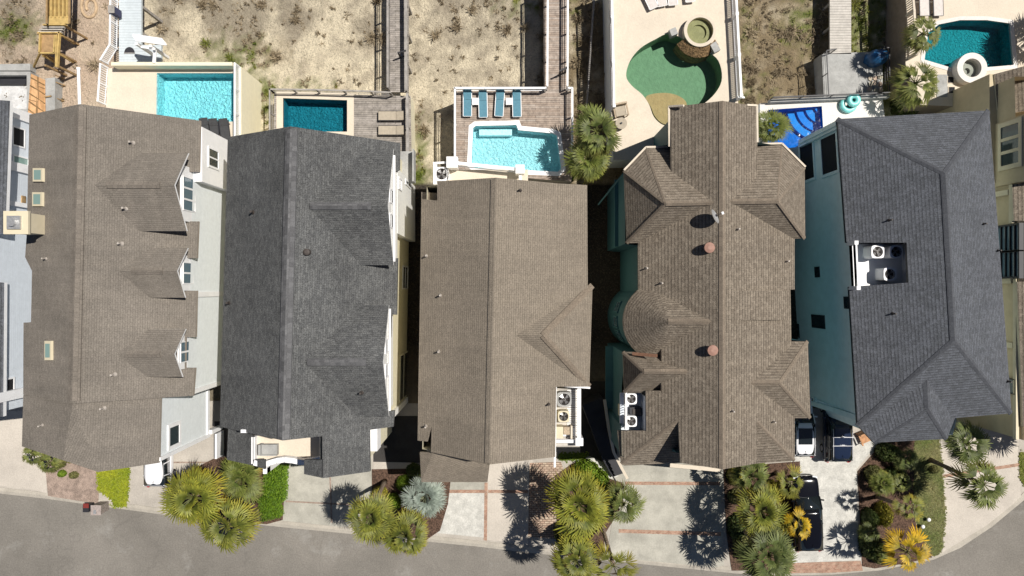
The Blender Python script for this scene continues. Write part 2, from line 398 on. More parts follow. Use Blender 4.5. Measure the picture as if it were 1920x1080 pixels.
# ------------------------------------------------------------------ ground
def blob(px, py, cx, cy, rx, ry): return math.exp(-(((px - cx) / rx) ** 2 + ((py - cy) / ry) ** 2) * 1.2)
def lerp3(a, b, t): return [a[i] + (b[i] - a[i]) * t for i in range(3)]
SAND, PINK, DRY, GREEN, BROWN = (.78, .685, .51), (.6, .47, .36), (.31, .265, .2), (.16, .19, .05), (.22, .16, .085)
PAINTED_SHADE, FAR = (.035, .03, .026), (.5, .43, .31)
def soil(x, y):
    px, py = 960 + 24 * x, 540 - 24 * y
    n1 = noise.fractal(Vector((x * .5, y * .5, 0)), 1.0, 2.0, 5) ; n2 = noise.fractal(Vector((x * 1.7, y * 1.7, 7)), 1.0, 2.0, 4)
    n3 = noise.fractal(Vector((x * .35, y * .35, 31)), 1.0, 2.0, 4)
    if py > 345: return lerp3(PAINTED_SHADE, (.06, .05, .04), .4 + n2 * .4)  # ground among the houses coloured near-black to paint in their shade
    dry = gr = br = pk = 0
    if px < 235:
        pk = .95; dry = 1.1 * blob(px, py, 30, 20, 75, 60) + .3 * blob(px, py, 40, 110, 60, 60); gr = 1.0 * blob(px, py, 25, 55, 55, 28)
        br = .5 * blob(px, py, 30, 75, 60, 22)
    elif px < 512:
        dry = .95 * blob(px, py, 400, 10, 150, 75) + .6 * blob(px, py, 470, 60, 70, 60); gr = .6 * blob(px, py, 440, 110, 60, 40) + .9 * blob(px, py, 495, 190, 22, 60) + .8 * blob(px, py, 560, 155, 50, 12)
        br = .7 * blob(px, py, 505, 105, 35, 25)
    elif px < 760:
        dry = .8 * blob(px, py, 540, 25, 55, 60) + .75 * blob(px, py, 685, 45, 28, 45) + .15; gr = .6 * blob(px, py, 560, 165, 60, 14) + .8 * blob(px, py, 498, 190, 25, 60)
        br = .6 * blob(px, py, 505, 105, 30, 30)
    elif px < 1010:
        dry = .38 + .45 * blob(px, py, 900, 30, 130, 60); gr = .8 * blob(px, py, 790, 270, 16, 40) + .5 * blob(px, py, 970, 10, 40, 18) + 1.3 * blob(px, py, 787, 345, 20, 42)
    elif px < 1200: br = .75; dry = .35; gr = .35 * blob(px, py, 1075, 30, 16, 60)
    elif px < 1568: br = .95; dry = .6; gr = .75 * blob(px, py, 1500, 40, 40, 55) + .5 * blob(px, py, 1400, 170, 40, 30) + .5 * blob(px, py, 1400, 60, 14, 70)
    else: gr = .9; br = .3
    c = lerp3(SAND, PINK, min(1, max(0, pk + n1 * .3)))
    sh = lambda a, n: min(1, max(0, a * 1.25 + n * (.9 if a > .04 else .25) - .12))
    c = lerp3(c, DRY, sh(dry, n1 + n2 * .5) * .85); c = lerp3(c, BROWN, sh(br, n3 + n2 * .4) * .85); c = lerp3(c, GREEN, sh(gr, n2 + n3 * .3) * .9)
    return c
def axis(a, b, st, far): 
    k = [-f for f in far[::-1]]; k += [a + i * st for i in range(int((b - a) / st) + 1)]; return k + list(far)
gx = axis(-46, 46, .3, (60, 120, 300, 900)); gy = axis(-4, 27, .3, (60, 120, 300, 900)); gy = [-900, -300, -120, -60, -30, -15] + [v for v in gy if v >= -4]
g = MB(); g.c = []
for y in gy:
    for x in gx:
        z = 0.0
        if 8 < y < 40 and abs(x) < 50: z = noise.fractal(Vector((x * .4, y * .4, 3)), 1.0, 2.0, 4) * .12 * min(1, (y - 8) / 3)
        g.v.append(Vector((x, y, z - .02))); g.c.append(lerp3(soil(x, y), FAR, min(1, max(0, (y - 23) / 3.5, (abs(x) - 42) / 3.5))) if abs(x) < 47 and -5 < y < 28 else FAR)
nx = len(gx)
for j in range(len(gy) - 1):
    for i in range(nx - 1): g.f.append([j * nx + i, j * nx + i + 1, (j + 1) * nx + i + 1, (j + 1) * nx + i]); g.m.append(0)
m, t, b = new('dune_sand')
a = nd(t, 'ShaderNodeAttribute', attribute_name='tint'); f = noi(t, 2.6, 8, .75, lo=.3, hi=.7); k = noi(t, 8, 6, .85, lo=.535, hi=.585)
col = mixc(t, 1.0, a.outputs['Color'], mixc(t, f, (.8,) * 3, (1.16,) * 3), 'MULTIPLY')
kk = nd(t, 'ShaderNodeMath', operation='MULTIPLY'); t.links.new(k, kk.inputs[0]); kk.inputs[1].default_value = .62
col = mixc(t, kk.outputs[0], col, (.17, .14, .1))
t.links.new(col, b.inputs['Base Color']); b.inputs['Roughness'].default_value = .95
bump(t, b, noi(t, 3.5, 7, .75), .12, .9)
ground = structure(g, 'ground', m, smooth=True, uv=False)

# tufts of dry and green grass over the dune: nobody could count them
def blade_tuft(mb, x, y, z, r, h, n, c, rng):
    for _ in range(n):
        a = rng.uniform(0, 2 * pi); l = r * rng.uniform(.5, 1); w = rng.uniform(.012, .03); hh = h * rng.uniform(.4, 1)
        bx, by = x + rng.uniform(-.3, .3) * r, y + rng.uniform(-.3, .3) * r
        dx, dy = cos(a), sin(a); o = len(mb.v)
        mb.v += [Vector((bx - dy * w, by + dx * w, z)), Vector((bx + dy * w, by - dx * w, z)), Vector((bx + dx * l * .6 + dy * w, by + dy * l * .6 - dx * w, z + hh)), Vector((bx + dx * l * .6 - dy * w, by + dy * l * .6 + dx * w, z + hh)), Vector((bx + dx * l, by + dy * l, z + hh * .7))]
        mb.f += [[o, o + 1, o + 2, o + 3], [o + 3, o + 2, o + 4]]; mb.m += [0, 0]
        k = rng.uniform(.75, 1.3); mb.c += [[q * k for q in c]] * 5
tf = MB(); tf.c = []; rng = random.Random(5); cnt = 0
while cnt < 17000:
    x = rng.uniform(-41, 34); y = rng.uniform(8.5, 24); c = soil(x, y)
    lum = (c[0] + c[1] + c[2]) / 3
    green = c[1] > c[0] * .98
    pr = 1.0 if green else max(0.05, (.42 - lum) * 3.2)
    cnt += 1
    if rng.random() > pr * (.25 + 1.5 * max(0, noise.noise(Vector((x * 1.1, y * 1.1, 9))) + .25)): continue
    cc = lerp3((.1, .14, .02), (.23, .23, .05), rng.random()) if green and rng.random() < .8 else lerp3((.2, .155, .1), (.37, .3, .2), rng.random())
    big = rng.random() < .05
    blade_tuft(tf, x, y, -.05, rng.uniform(.4, .75) if big else rng.uniform(.12, .4), rng.uniform(.35, .6) if big else rng.uniform(.1, .34), 44 if big else 12, cc, rng)
tag(tf.build('dune_grass', M['bush'], uv=False), kind='stuff')

# ------------------------------------------------------------------ street and plots
road_px = [(-160, 905), (0, 925), (80, 934), (250, 957), (330, 968), (500, 985), (650, 1000), (820, 1017), (900, 1025), (1000, 1037), (1100, 1047), (1250, 1062), (1380, 1075), (1480, 1079), (1560, 1077), (1650, 1069), (1750, 1049), (1800, 1027), (1860, 987), (1920, 937), (1990, 860), (2080, 740)]
mr = MB(); edge = [P(a, b_) for a, b_ in road_px]
mr.prism([(p.x, p.y) for p in edge] + [(60, -8), (70, -60), (-60, -60), (-60, -15.5)], -.1, .015)
structure(mr, 'road', M['asphalt'])
kb = MB(); ep = []
for i, p in enumerate(edge):
    d = (edge[min(i + 1, len(edge) - 1)] - edge[max(i - 1, 0)]); nrm = Vector((-d.y, d.x, 0)).normalized(); ep.append((p, p + nrm * .5))
for i in range(len(ep) - 1):
    (a0, a1), (b0, b1) = ep[i], ep[i + 1]
    up = Vector((0, 0, .125)); lo = Vector((0, 0, .04))
    kb.quad(a0 + lo, b0 + lo, b0 * .5 + b1 * .5 + up, a0 * .5 + a1 * .5 + up); kb.quad(a0 * .5 + a1 * .5 + up, b0 * .5 + b1 * .5 + up, b1 + up, a1 + up)
    kb.quad(a0 - Vector((0, 0, .1)), b0 - Vector((0, 0, .1)), b0 + lo, a0 + lo)
structure(kb, 'kerb', M['kerb'])
pv = MB(); pv.prism([(p[1].x, p[1].y) for p in ep] + [P(2080, 700).to_tuple()[:2], P(1900, 770).to_tuple()[:2], P(-100, 745).to_tuple()[:2], P(-160, 860).to_tuple()[:2]], -.06, .105)
structure(pv, 'pavement', M['conc'])
def sheet(name, mat, px, z, th=.05, kind='structure', z0=None):
    m_ = MB(); m_.prism([P(a, b_, z).to_tuple()[:2] for a, b_ in px], z - th if z0 is None else z0, z); return tag(m_.build(name, mat), kind=kind)
sheet('driveway', M['conc3'], [(-60, 770), (88, 770), (90, 862), (86, 880), (88, 925), (60, 918), (-60, 903)], .125)
sheet('driveway', M['conc'], [(240, 820), (420, 800), (400, 870), (315, 905), (310, 952), (235, 940)], .125)
sheet('driveway', M['conc2'], [(540, 850), (697, 850), (697, 945), (668, 985), (640, 988), (527, 976), (533, 900)], .125)
sheet('driveway', M['conc3'], [(912, 870), (1000, 858), (990, 1020), (912, 1012)], .127)
sheet('driveway', M['conc2'], [(842, 882), (912, 882), (912, 918), (842, 918)], .127)
sheet('driveway', M['stampw'], [(835, 924), (910, 924), (908, 1008), (805, 998)], .129)
sheet('driveway', M['conc2'], [(1140, 860), (1362, 868), (1352, 930), (1358, 1060), (1340, 1064), (1138, 1044), (1150, 960)], .127)
sheet('driveway', M['stampw'], [(1480, 830), (1660, 815), (1606, 880), (1607, 950), (1614, 1050), (1478, 1056), (1490, 960)], .127)
sheet('driveway', M['conc3'], [(1762, 790), (1912, 775), (1908, 860), (1914, 930), (1900, 945), (1850, 985), (1790, 1022), (1768, 1035), (1770, 950)], .127)
sheet('brick_edging', M['brick'], [(908.5, 905), (914.5, 905), (913, 1014), (907, 1013)], .134)
sheet('brick_edging', M['brick'], [(842, 918.5), (908, 918.5), (908, 924.5), (842, 924.5)], .133)
sheet('brick_edging', M['brick'], [(915, 918.5), (990, 919), (990, 925), (915, 924.5)], .133)
sheet('brick_edging', M['brick'], [(1172, 903), (1350, 903.5), (1350, 910), (1172, 909)], .134)
sheet('brick_edging', M['brick'], [(1160, 992), (1352, 998), (1352, 1005), (1160, 999)], .134)
sheet('brick_path', M['brickp'], [(993, 868), (1052, 866), (1056, 880), (1040, 895), (1042, 990), (1055, 1012), (990, 1006)], .131)
sheet('brick_path', M['brick'], [(1476, 1056), (1614, 1052), (1618, 1070), (1560, 1074), (1474, 1075)], .131)
sheet('brick_edging', M['brick'], [(1768, 890), (1912, 868), (1912, 874), (1768, 896)], .133)
sheet('path', M['conc3'], [(700, 866), (770, 866), (770, 880), (700, 880)], .125)
sheet('path', M['stampw'], [(1052, 858), (1110, 856), (1160, 893), (1140, 900), (1095, 868)], .128)
sheet('path', M['stone'], [(1690, 820), (1718, 815), (1716, 868), (1694, 868)], .133)
for px in ([(1092, 715), (1135, 715), (1150, 780), (1160, 880), (1110, 857), (1088, 850)], [(700, 780), (800, 780), (800, 868), (700, 866)], [(402, 790), (440, 790), (440, 868), (408, 868)]): sheet('path', M['gapshade'], px, .135)  # dark sheets over the paving, painted shade for the gaps between houses
# joints in the slabs
jt = MB()
for a, b_ in (((308, 867), (405, 867)), ((320, 850), (320, 905)), ((536, 940), (690, 948)), ((618, 870), (622, 980))):
    p, q = P(*a, .13), P(*b_, .13); jt.bar(p, q, .12, .012)
structure(jt, 'paving_joint', M['mulchp'])
for nm, px in (('bed', [(84, 868), (120, 850), (186, 878), (184, 945), (140, 938), (90, 930)]),):
    sheet('planting_bed', M['mulchp'], px, .15, kind='stuff', z0=.0)
for px in ([(312, 905), (400, 860), (428, 855), (495, 880), (536, 880), (530, 975), (500, 983), (420, 976), (330, 963)],
           [(697, 880), (792, 878), (845, 900), (840, 945), (825, 995), (800, 1012), (700, 1000), (672, 985), (698, 950)],
           [(1040, 892), (1075, 868), (1150, 900), (1168, 905), (1160, 960), (1135, 1000), (1130, 1046), (1055, 1042), (1055, 1010), (1044, 985)],
           [(1356, 876), (1500, 865), (1500, 900), (1490, 960), (1480, 1070), (1372, 1070), (1362, 1000)],
           [(1608, 884), (1662, 822), (1716, 822), (1712, 960), (1722, 1000), (1748, 1045), (1700, 1056), (1640, 1066), (1617, 1062)]):
    sheet('planting_bed', M['mulch'], px, .15, kind='stuff', z0=.0)
def grass_patch(px, mat, z, seed, n, c0, c1):
    poly = [P(a, b_, z) for a, b_ in px]; m_ = MB(); m_.c = []
    m_.prism([p.to_tuple()[:2] for p in poly], 0, z); m_.c = [[.15, .18, .03]] * len(m_.v)
    xs = [p.x for p in poly]; ys = [p.y for p in poly]; r = random.Random(seed)
    def inside(x, y):
        k = False
        for i in range(len(poly)):
            a, b2 = poly[i], poly[i - 1]
            if (a.y > y) != (b2.y > y) and x < (b2.x - a.x) * (y - a.y) / (b2.y - a.y) + a.x: k = not k
        return k
    for _ in range(int(n * 1.15)):
        x, y = r.uniform(min(xs), max(xs)), r.uniform(min(ys), max(ys))
        if inside(x, y):
            x += r.gauss(0, .09); y += r.gauss(0, .09)
            o = len(m_.f); t_ = min(1, max(0, .5 + .8 * noise.noise(Vector((x * .8, y * .8, 2))) + r.uniform(-.3, .3)))
            blade_tuft(m_, x, y, z - .01, .12, .07, 5, lerp3(c0, c1, t_), r)
            for i in range(o, len(m_.f)): m_.m[i] = 1
    tag(m_.build('grass', [mat, M['bush']], uv=False), kind='stuff')
grass_patch([(184, 884), (241, 870), (241, 905), (236, 948), (214, 950), (208, 935), (184, 918)], M['lawn'], .16, 1, 2600, (.2, .26, .01), (.34, .36, .02))
grass_patch([(1716, 822), (1760, 818), (1768, 900), (1772, 960), (1766, 1030), (1752, 1044), (1728, 1010), (1714, 960)], M['lawnd'], .16, 2, 4200, (.15, .19, .05), (.3, .28, .13))
grass_patch([(1912, 850), (1960, 845), (1960, 900), (1930, 925), (1914, 900)], M['lawn'], .16, 3, 700, (.14, .18, .03), (.25, .26, .06))
grass_patch([(1048, 852), (1100, 850), (1096, 861), (1052, 862)], M['lawn'], .15, 4, 500, (.13, .2, .02), (.25, .3, .03))
# ------------------------------------------------------------------ house building kit
class House:
    def __init__(s, name, label, cx, cy):
        s.root = thing(name, label, 'house', (P(cx, cy, 0).x, P(cx, cy, 0).y, 0)); s.V = []; s.Fc = []
    def roof(s, faces, mats, t=.22, name='roof'):
        faces = [[P(*p) if not isinstance(p, Vector) else p for p in f] for f in faces]
        mb = MB().slab(faces, t); o = len(s.V); s.V += mb.v; s.Fc += [[o + i for i in f] for f in mb.f]
        return mb.build(name, mats, s.root)
    def bvh(s): s.tree = BVHTree.FromPolygons([tuple(v) for v in s.V], s.Fc)
    def hit(s, px, py):
        d = Vector(((px - 960) / F, (540 - py) / F, -1)).normalized(); loc, n, i, ds = s.tree.ray_cast(Vector((0, 0, H)), d); return loc, n
    def cap(s, a, b, w, sl, mat, name='ridge_cap', h=.06):
        a = P(*a) if not isinstance(a, Vector) else a; b = P(*b) if not isinstance(b, Vector) else b
        d = (b - a); l = Vector((-d.y, d.x, 0)).normalized() * w; dz = Vector((0, 0, -w * sl)); up = Vector((0, 0, h)); lo = Vector((0, 0, -.05))
        vs = [a + l + dz + up, a + up, a - l + dz + up, b + l + dz + up, b + up, b - l + dz + up, a + l + dz + lo, a - l + dz + lo, b + l + dz + lo, b - l + dz + lo]
        mb = MB().add(vs, [[0, 1, 4, 3], [1, 2, 5, 4], [0, 3, 8, 6], [2, 7, 9, 5], [0, 6, 7, 2, 1], [3, 4, 5, 9, 8]])
        return mb.build(name, mat, s.root)
    def walls(s, pts, z0, mat, name='wall'):
        mb = MB(); n = len(pts)
        for i in range(n):
            a, b = pts[i], pts[(i + 1) % n]
            mb.quad((a[0], a[1], z0), (b[0], b[1], z0), (b[0], b[1], b[2]), (a[0], a[1], a[2]))
        return mb.build(name, mat, s.root)
    def window(s, px, A, B, out, fm, gm, cols=1, rows_=1, fw=.12, parent=None, depth=.07, name='window'):
        x0, y0, x1, y1 = px; p, q = onwall(x0, y0, A, B), onwall(x1, y1, A, B)
        d = Vector((B[0] - A[0], B[1] - A[1], 0)).normalized(); n = Vector((d.y, -d.x, 0))
        if n.dot(Vector((out[0], out[1], 0))) < 0: n = -n
        o = Vector((A[0], A[1], 0)); s0, s1 = sorted(((p - o).dot(d), (q - o).dot(d))); z0, z1 = sorted((p.z, q.z))
        return s.winbox(o, d, n, s0, s1, z0, z1, fm, gm, cols, rows_, fw, depth, name)
    def winbox(s, o, d, n, s0, s1, z0, z1, fm, gm, cols=1, rows_=1, fw=.12, depth=.07, name='window'):
        fr = MB()
        def bx(mb, a0, a1, b0, b1, dp):
            vs = []
            for e in (-.04, dp):
                for aa, bb in ((a0, b0), (a1, b0), (a1, b1), (a0, b1)): vs.append(o + d * aa + n * e + Vector((0, 0, bb)))
            mb.add(vs, [[3, 2, 1, 0], [4, 5, 6, 7], [0, 1, 5, 4], [1, 2, 6, 5], [2, 3, 7, 6], [3, 0, 4, 7]])
        bx(fr, s0 - fw, s1 + fw, z0 - fw, z0, depth); bx(fr, s0 - fw, s1 + fw, z1, z1 + fw, depth)
        bx(fr, s0 - fw, s0, z0, z1, depth); bx(fr, s1, s1 + fw, z0, z1, depth)
        for i in range(1, cols): c = s0 + (s1 - s0) * i / cols; bx(fr, c - fw * .35, c + fw * .35, z0, z1, depth * .9)
        for i in range(1, rows_): c = z0 + (z1 - z0) * i / rows_; bx(fr, s0, s1, c - fw * .3, c + fw * .3, depth * .8)
        w = fr.build(name, fm, s.root)
        pn = MB(); bx(pn, s0, s1, z0, z1, depth * .4); pn.build('pane', gm, w); return w
    def pipe(s, px, py, r=.07, h=.5, mat='pipe'):
        loc, n = s.hit(px, py)
        if loc is None: return
        mb = MB().tube([loc - Vector((0, 0, .1)), loc + Vector((0, 0, h))], r, 8)
        mb.tube([loc - Vector((0, 0, .02)), loc + Vector((0, 0, .12))], [r * 2.2, r * 1.15], 8, 0)
        mb.build('vent_pipe', M[mat], s.root)
def sh(p, dx=0, dy=0, dz=0): return (p[0] + dx, p[1] + dy, p[2] + dz)

# ================================================================== house 1: taupe roof, three small gable dormers
h = House('house', 'house with long taupe gable roof, three white-trimmed dormers and a cream chimney', 210, 520); h1 = h
ra, rb = (150, 195, 12.3), (137, 757, 12.3)
onL = onplane(ra, rb, (55, 215, 10.4)); onR = onplane(ra, rb, (375, 226, 9.2))
h.roof([[onL(55, 215), onL(50, 440), onL(47, 482), onL(60, 508), onL(58, 604), onL(44, 605), onL(43.5, 740), rb, ra],
        [ra, rb, onR(362, 742), onR(366, 690), onR(347, 690), onR(348, 632), onR(367, 632), onR(369, 545), onR(350, 545), onR(351, 484), onR(369, 484), onR(372, 415), onR(354, 415), onR(355, 322), onR(373, 322), onR(375, 226)]], [M['shA'], M['taupe']])
L0, K0, R0 = sh(onL(43.5, 741), dz=-.02), sh(onL(137, 752), dz=-.3), (301, 744, 9.75); L1, K1, M1, R1 = onL(41, 837), (118, 863, 11.75), (184, 885, 11.2), (298, 868, 9.75)
h.roof([[L0, L1, K1, K0], [K0, K1, M1], [K0, M1, R1, R0]], [M['shA'], M['taupe']])
h.cap((149.5, 200, 12.3), (137, 752, 12.3), .36, .46, M['capA'], h=.1)
for (pk, c0, c1, ridge) in (((327, 347, 11.9), (353, 287, 10.75), (350, 433, 10.75), 175), ((332, 508, 11.25), (352, 465, 10.45), (347, 558, 10.45), 222), ((327, 664, 11.25), (348, 617, 10.45), (342, 707, 10.45), 215)):
    p, a, b = P(*pk), P(*c0), P(*c1); back = Vector((P(ridge, pk[1], pk[2]).x, p.y, pk[2]))
    h.roof([[p, a, Vector((back.x, a.y, a.z)), back], [p, back, Vector((back.x, b.y, b.z)), b]], [M['shA'], M['white']], .16, 'dormer_roof')
    h.cap(Vector((back.x + .8, back.y, back.z)), Vector((p.x - .9, p.y, p.z)), .2, .55, M['capA'], h=.1)
    xw = p.x - .22
    d = MB(); d.quad((xw, a.y - .05, a.z - .15), (xw, b.y + .05, b.z - .15), (xw, p.y, p.z - .18)); d.build('dormer_gable', M['shA'], h.root)
    ww = abs(a.y - b.y) * .36; wl = MB(); ym = (a.y + b.y) / 2
    wl.bb(xw - 1.2, ym - ww, 8.25, xw + .05, ym + ww, a.z - .1); wl.bb(xw - .5, a.y - .1, a.z - .22, xw + .1, b.y + .1, a.z - .08)
    wl.build('dormer_wall', M['white'], h.root)
    n = 3 if ww > 1.3 else 2
    for i in range(n):
        w0 = -ww * .62 + i * ww * 1.24 / n + .06
        h.winbox(Vector((xw + .05, ym, 0)), Vector((0, 1, 0)), Vector((1, 0, 0)), w0, w0 + ww * 1.24 / n - .12, 8.7, a.z - .4, M['white'], M['glassb'], 1, 1, .06, .05)
A, B = (-20.8, 10.75), (-21.25, -6.85)
h.walls([(-30.4, 10.75, 10.2), (-26.3, 10.75, 12.05), (A[0], A[1], 9.1), (B[0], B[1], 9.1), (-26.7, -6.85, 12.0), (-30.8, -6.85, 10.1)], .0, M['sage'])
fr = [(-30.9, -6.9, 10.0), (-26.7, -6.9, 11.7), (-22.85, -6.9, 9.75), (-22.85, -11.1, 9.75), (-25.6, -11.2, 10.9), (-27.4, -10.6, 11.3), (-30.9, -9.9, 9.9)]
h.walls(fr, 2.3, M['sage']); fl = MB(); fl.prism([(p[0], p[1]) for p in fr], 2.1, 2.3); fl.build('floor', M['white'], h.root)
tr = MB(); tr.bb(-22.95, -11.2, 2.0, -22.72, -10.95, 9.7); tr.bb(-22.9, -10.95, 2.05, -22.76, -7.2, 2.4); tr.bb(A[0] - .5, -7.05, 2, -21.15, -6.75, 8.9); tr.bb(-21.3, -.6, 0.1, -21.0, -.25, 8.9); tr.bb(-22.9, -11.0, .1, -22.55, -10.7, 2.1)
tr.bb(-22.6, -13.0, .12, -22.45, -11.1, 1.5); tr.bb(-31.0, -10.1, .1, -30.7, -9.8, 2.3); build_each(tr, 'corner_trim', M['white'], h.root)
bay = MB(); bay.bb(-21.2, 7.0, .1, -20.38, 10.6, 8.9); bay.build('bay_wall', M['white'], h.root)
h.window((391, 278, 408, 316), (-20.38, 11), (-20.38, 6), (1, 0), M['white'], M['glass'], 2, 1, .14)
h.window((317, 803, 335, 829), (-22.85, -7), (-22.85, -11), (1, 0), M['white'], M['glass'], 1, 1, .25)
ch = MB(); ch.bb(-30.6, 3.35, 9.6, -29.3, 4.55, 12.6); ch.bb(-30.7, 3.25, 12.6, -29.2, 4.65, 12.8)
c_ = ch.build('chimney', M['beiget'], h.root); fl = MB(); fl.bb(-30.4, 3.55, 12.8, -29.6, 4.35, 12.95); fl.tube([(-30.0, 3.95, 12.95), (-30.0, 3.95, 13.15)], .25, 12); fl.build('chimney_cap', M['metal'], c_)
h.bvh()
for (x0, y0, x1, y1) in ((66, 316, 84, 341), (65, 361, 83, 387), (88, 639, 100, 675)):
    a, n = h.hit(x0, y0); b, _ = h.hit(x1, y1); up = n.normalized() * .16; c, _ = h.hit(x0, y1); d, _ = h.hit(x1, y0); dn = n.normalized() * -.05
    s_ = MB().add([a + dn, c + dn, b + dn, d + dn, a + up, c + up, b + up, d + up], [[4, 5, 6, 7], [0, 1, 5, 4], [1, 2, 6, 5], [2, 3, 7, 6], [3, 0, 4, 7]]).build('skylight', M['beiget'], h.root)
    mid = (a + b + c + d) / 4; gl = [mid + (q - mid) * .72 + n * .175 for q in (a, c, b, d)]
    MB().quad(*gl).build('pane', M['glassg'], s_)
for px, py in ((228, 457), (87, 485), (215, 702), (195, 765), (80, 797), (236, 391), (249, 268)): h.pipe(px, py, .07 if px > 190 else .05, .45)

# ================================================================== house 0: pale blue, at the left edge
h = House('house', 'pale blue sided house with grey roof at the left edge of the photo', -20, 480); h0 = h
h.roof([[(19, 189, 9), (10, 437, 9), (-120, 440, 12), (-120, 180, 12)], [(-120, 440, 12), (-120, 180, 12), (-330, 185, 9), (-330, 440, 9)]], [M['shE'], M['white']], .3)
h.roof([[(8, 530, 8.2), (6, 781, 8.2), (-100, 790, 11), (-100, 520, 11)]], [M['shE'], M['white']], .3)
A, B = (-34.05, 12.2), (-34.3, -8.3)
h.walls([(-44, 12.2, 8.8), (A[0], A[1], 8.8), (B[0], B[1], 8.8), (-44, -8.3, 8.8)], 0, M['pblue'])
tr = MB()
for y0, y1 in ((11.6, 12.3), (8.0, 8.6), (-7.6, -6.95), (5.6, 5.9)): tr.bb(-34.2, y0, .1, -33.9, y1, 8.8)
build_each(tr, 'corner_trim', M['white'], h.root)
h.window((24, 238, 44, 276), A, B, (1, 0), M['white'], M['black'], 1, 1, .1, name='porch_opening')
h.window((25, 292, 51, 322), A, B, (1, 0), M['white'], M['glassg'], 1, 1, .1)
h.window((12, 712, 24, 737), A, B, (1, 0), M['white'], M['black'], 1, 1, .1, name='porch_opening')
bl = MB()
for i in range(9):
    y = 10.9 - i * .28; bl.bb(-33.7, y, 3.6, -33.62, y + .1, 5.0)
bl.bb(-33.78, 8.5, 5.0, -33.5, 11.2, 5.12); bl.bb(-34.1, 8.5, 3.4, -33.5, 11.2, 3.6)
for i in range(8):
    y = -5.0 - i * .24; bl.bb(-33.7, y, 3.6, -33.62, y + .1, 4.8)
bl.bb(-33.75, -7.0, 4.8, -33.55, -4.8, 4.95); bl.bb(-34.1, -7.0, 3.4, -33.5, -4.8, 3.6)
bl.build('balcony_rail', M['white'], h.root)
mb = MB(); mb.box(onwall(43, 374, A, B), (.15, .5, .4)); mb.build('wall_vent', M['lumberd'], h.root)

# ================================================================== house 2: charcoal roof
h = House('house', 'cream house with charcoal shingle roof and a recessed cream front balcony', 575, 540); h2 = h
ra, rb = (545, 237, 13.6), (530, 826, 13.6)
on2 = onplane(ra, rb, (750, 268, 9.3))
h.roof([[(427, 257, 9.3), (412, 800, 9.3), rb, ra],
        [ra, rb, on2(604, 818), on2(604, 897), on2(694, 884), on2(693, 806), on2(738, 800), on2(740, 770), on2(729, 770), on2(734, 590), on2(744, 590), on2(746, 484), on2(737, 484), on2(741, 322), on2(749, 318), on2(750, 268)]], [M['shB'], M['dark']])
def on2f(px, py):
    z = 9.0
    for _ in range(20): X = (px - 960) * (H - z) / F; z = 12.4 - (-12.0 - X) * .655
    return (px, py, z - .05)
h.roof([[on2f(428, 800), on2f(425, 862), on2f(475, 873), on2f(475, 800)], [on2f(475, 862), on2f(475, 873), on2f(497, 880), on2f(497, 862)]], [M['shB'], M['dark']])
h.roof([[on2f(570, 862), on2f(570, 889), on2f(603.5, 896), on2f(603.5, 862)]], [M['shB'], M['dark']])
h.cap((545, 243, 13.6), (530, 824, 13.6), .36, .68, M['capB'], h=.1)
for (pk, c0, c1, ridge) in (((727, 386, 12.9), (742, 280, 10.8), (737, 497, 10.8), 550), ((718, 679, 12.9), (738, 572, 10.8), (726, 781, 10.8), 545)):
    p, a, b = P(*pk), P(*c0), P(*c1); back = Vector((P(ridge, pk[1], pk[2]).x, p.y, pk[2]))
    a.x = b.x = p.x
    h.roof([[p, a, Vector((back.x, a.y, a.z)), back], [p, back, Vector((back.x, b.y, b.z)), b]], [M['shB'], M['white']], .16, 'dormer_roof')
    h.cap(Vector((back.x + 1.0, back.y, back.z)), Vector((p.x - 1.0, p.y, p.z)), .22, .58, M['capB'], h=.1)
    xw = p.x - .12; d = MB(); d.add([(xw, a.y - .2, a.z - .1), (xw, b.y + .2, b.z - .1), (xw, p.y, p.z - .2), (xw - .1, a.y - .2, a.z - .1), (xw - .1, b.y + .2, b.z - .1), (xw - .1, p.y, p.z - .2)], [[0, 1, 2], [5, 4, 3], [0, 3, 4, 1], [1, 4, 5, 2], [2, 5, 3, 0]]); d.bb(xw - .6, b.y + .4, 8.6, xw + .02, a.y - .4, a.z - .1)
    d.build('dormer_gable', M['whites'], h.root)
    for s0 in (-1.1, .45): h.winbox(Vector((xw, p.y, 0)), Vector((0, 1, 0)), Vector((1, 0, 0)), s0, s0 + .75, 10.4, 11.5, M['white'], M['glass'], 1, 2, .08, .05)
    st = MB(); st.bb(xw - .4, b.y + .25, 10.0, xw + .12, a.y - .25, 10.15); st.build('dormer_sill', M['white'], h.root)
A, B = (-7.95, 9.2), (-8.3, -8.8)
h.walls([(-18.3, 9.2, 9.3), (-13.2, 9.2, 13.2), (A[0], A[1], 9.2), (B[0], B[1], 9.2), (-13.5, -8.8, 13.2), (-18.6, -8.8, 9.3)], 0, M['cream'])
h.walls([(-18.7, -8.85, 7.6), (-12, -8.85, 8.2), (-9.35, -8.85, 10.2), (-9.35, -11.2, 10.2), (-11.9, -11.2, 11.8), (-12.1, -11.2, 8.1), (-17.2, -10.9, 8.1), (-18.7, -10.9, 7.5)], 0, M['cream'])
bay = MB(); bay.bb(-8.4, 3.6, .1, -7.55, 7.9, 8.8); bay.build('bay_wall', M['whites'], h.root)
pc = MB(); pc.bb(-8.3, 7.6, 3.9, -7.0, 9.9, 4.1); pc.bb(-7.1, 7.6, 4.1, -7.0, 9.9, 5.0)
build_each(pc, 'side_porch', M['gconc'], h.root)
h.window((760, 338, 769, 352), (-7.55, 9), (-7.55, 3), (1, 0), M['white'], M['glass'], 1, 2, .1)
h.window((747, 334, 752, 356), (-7.55, 9), (-7.55, 3), (1, 0), M['white'], M['glass'], 1, 2, .1)
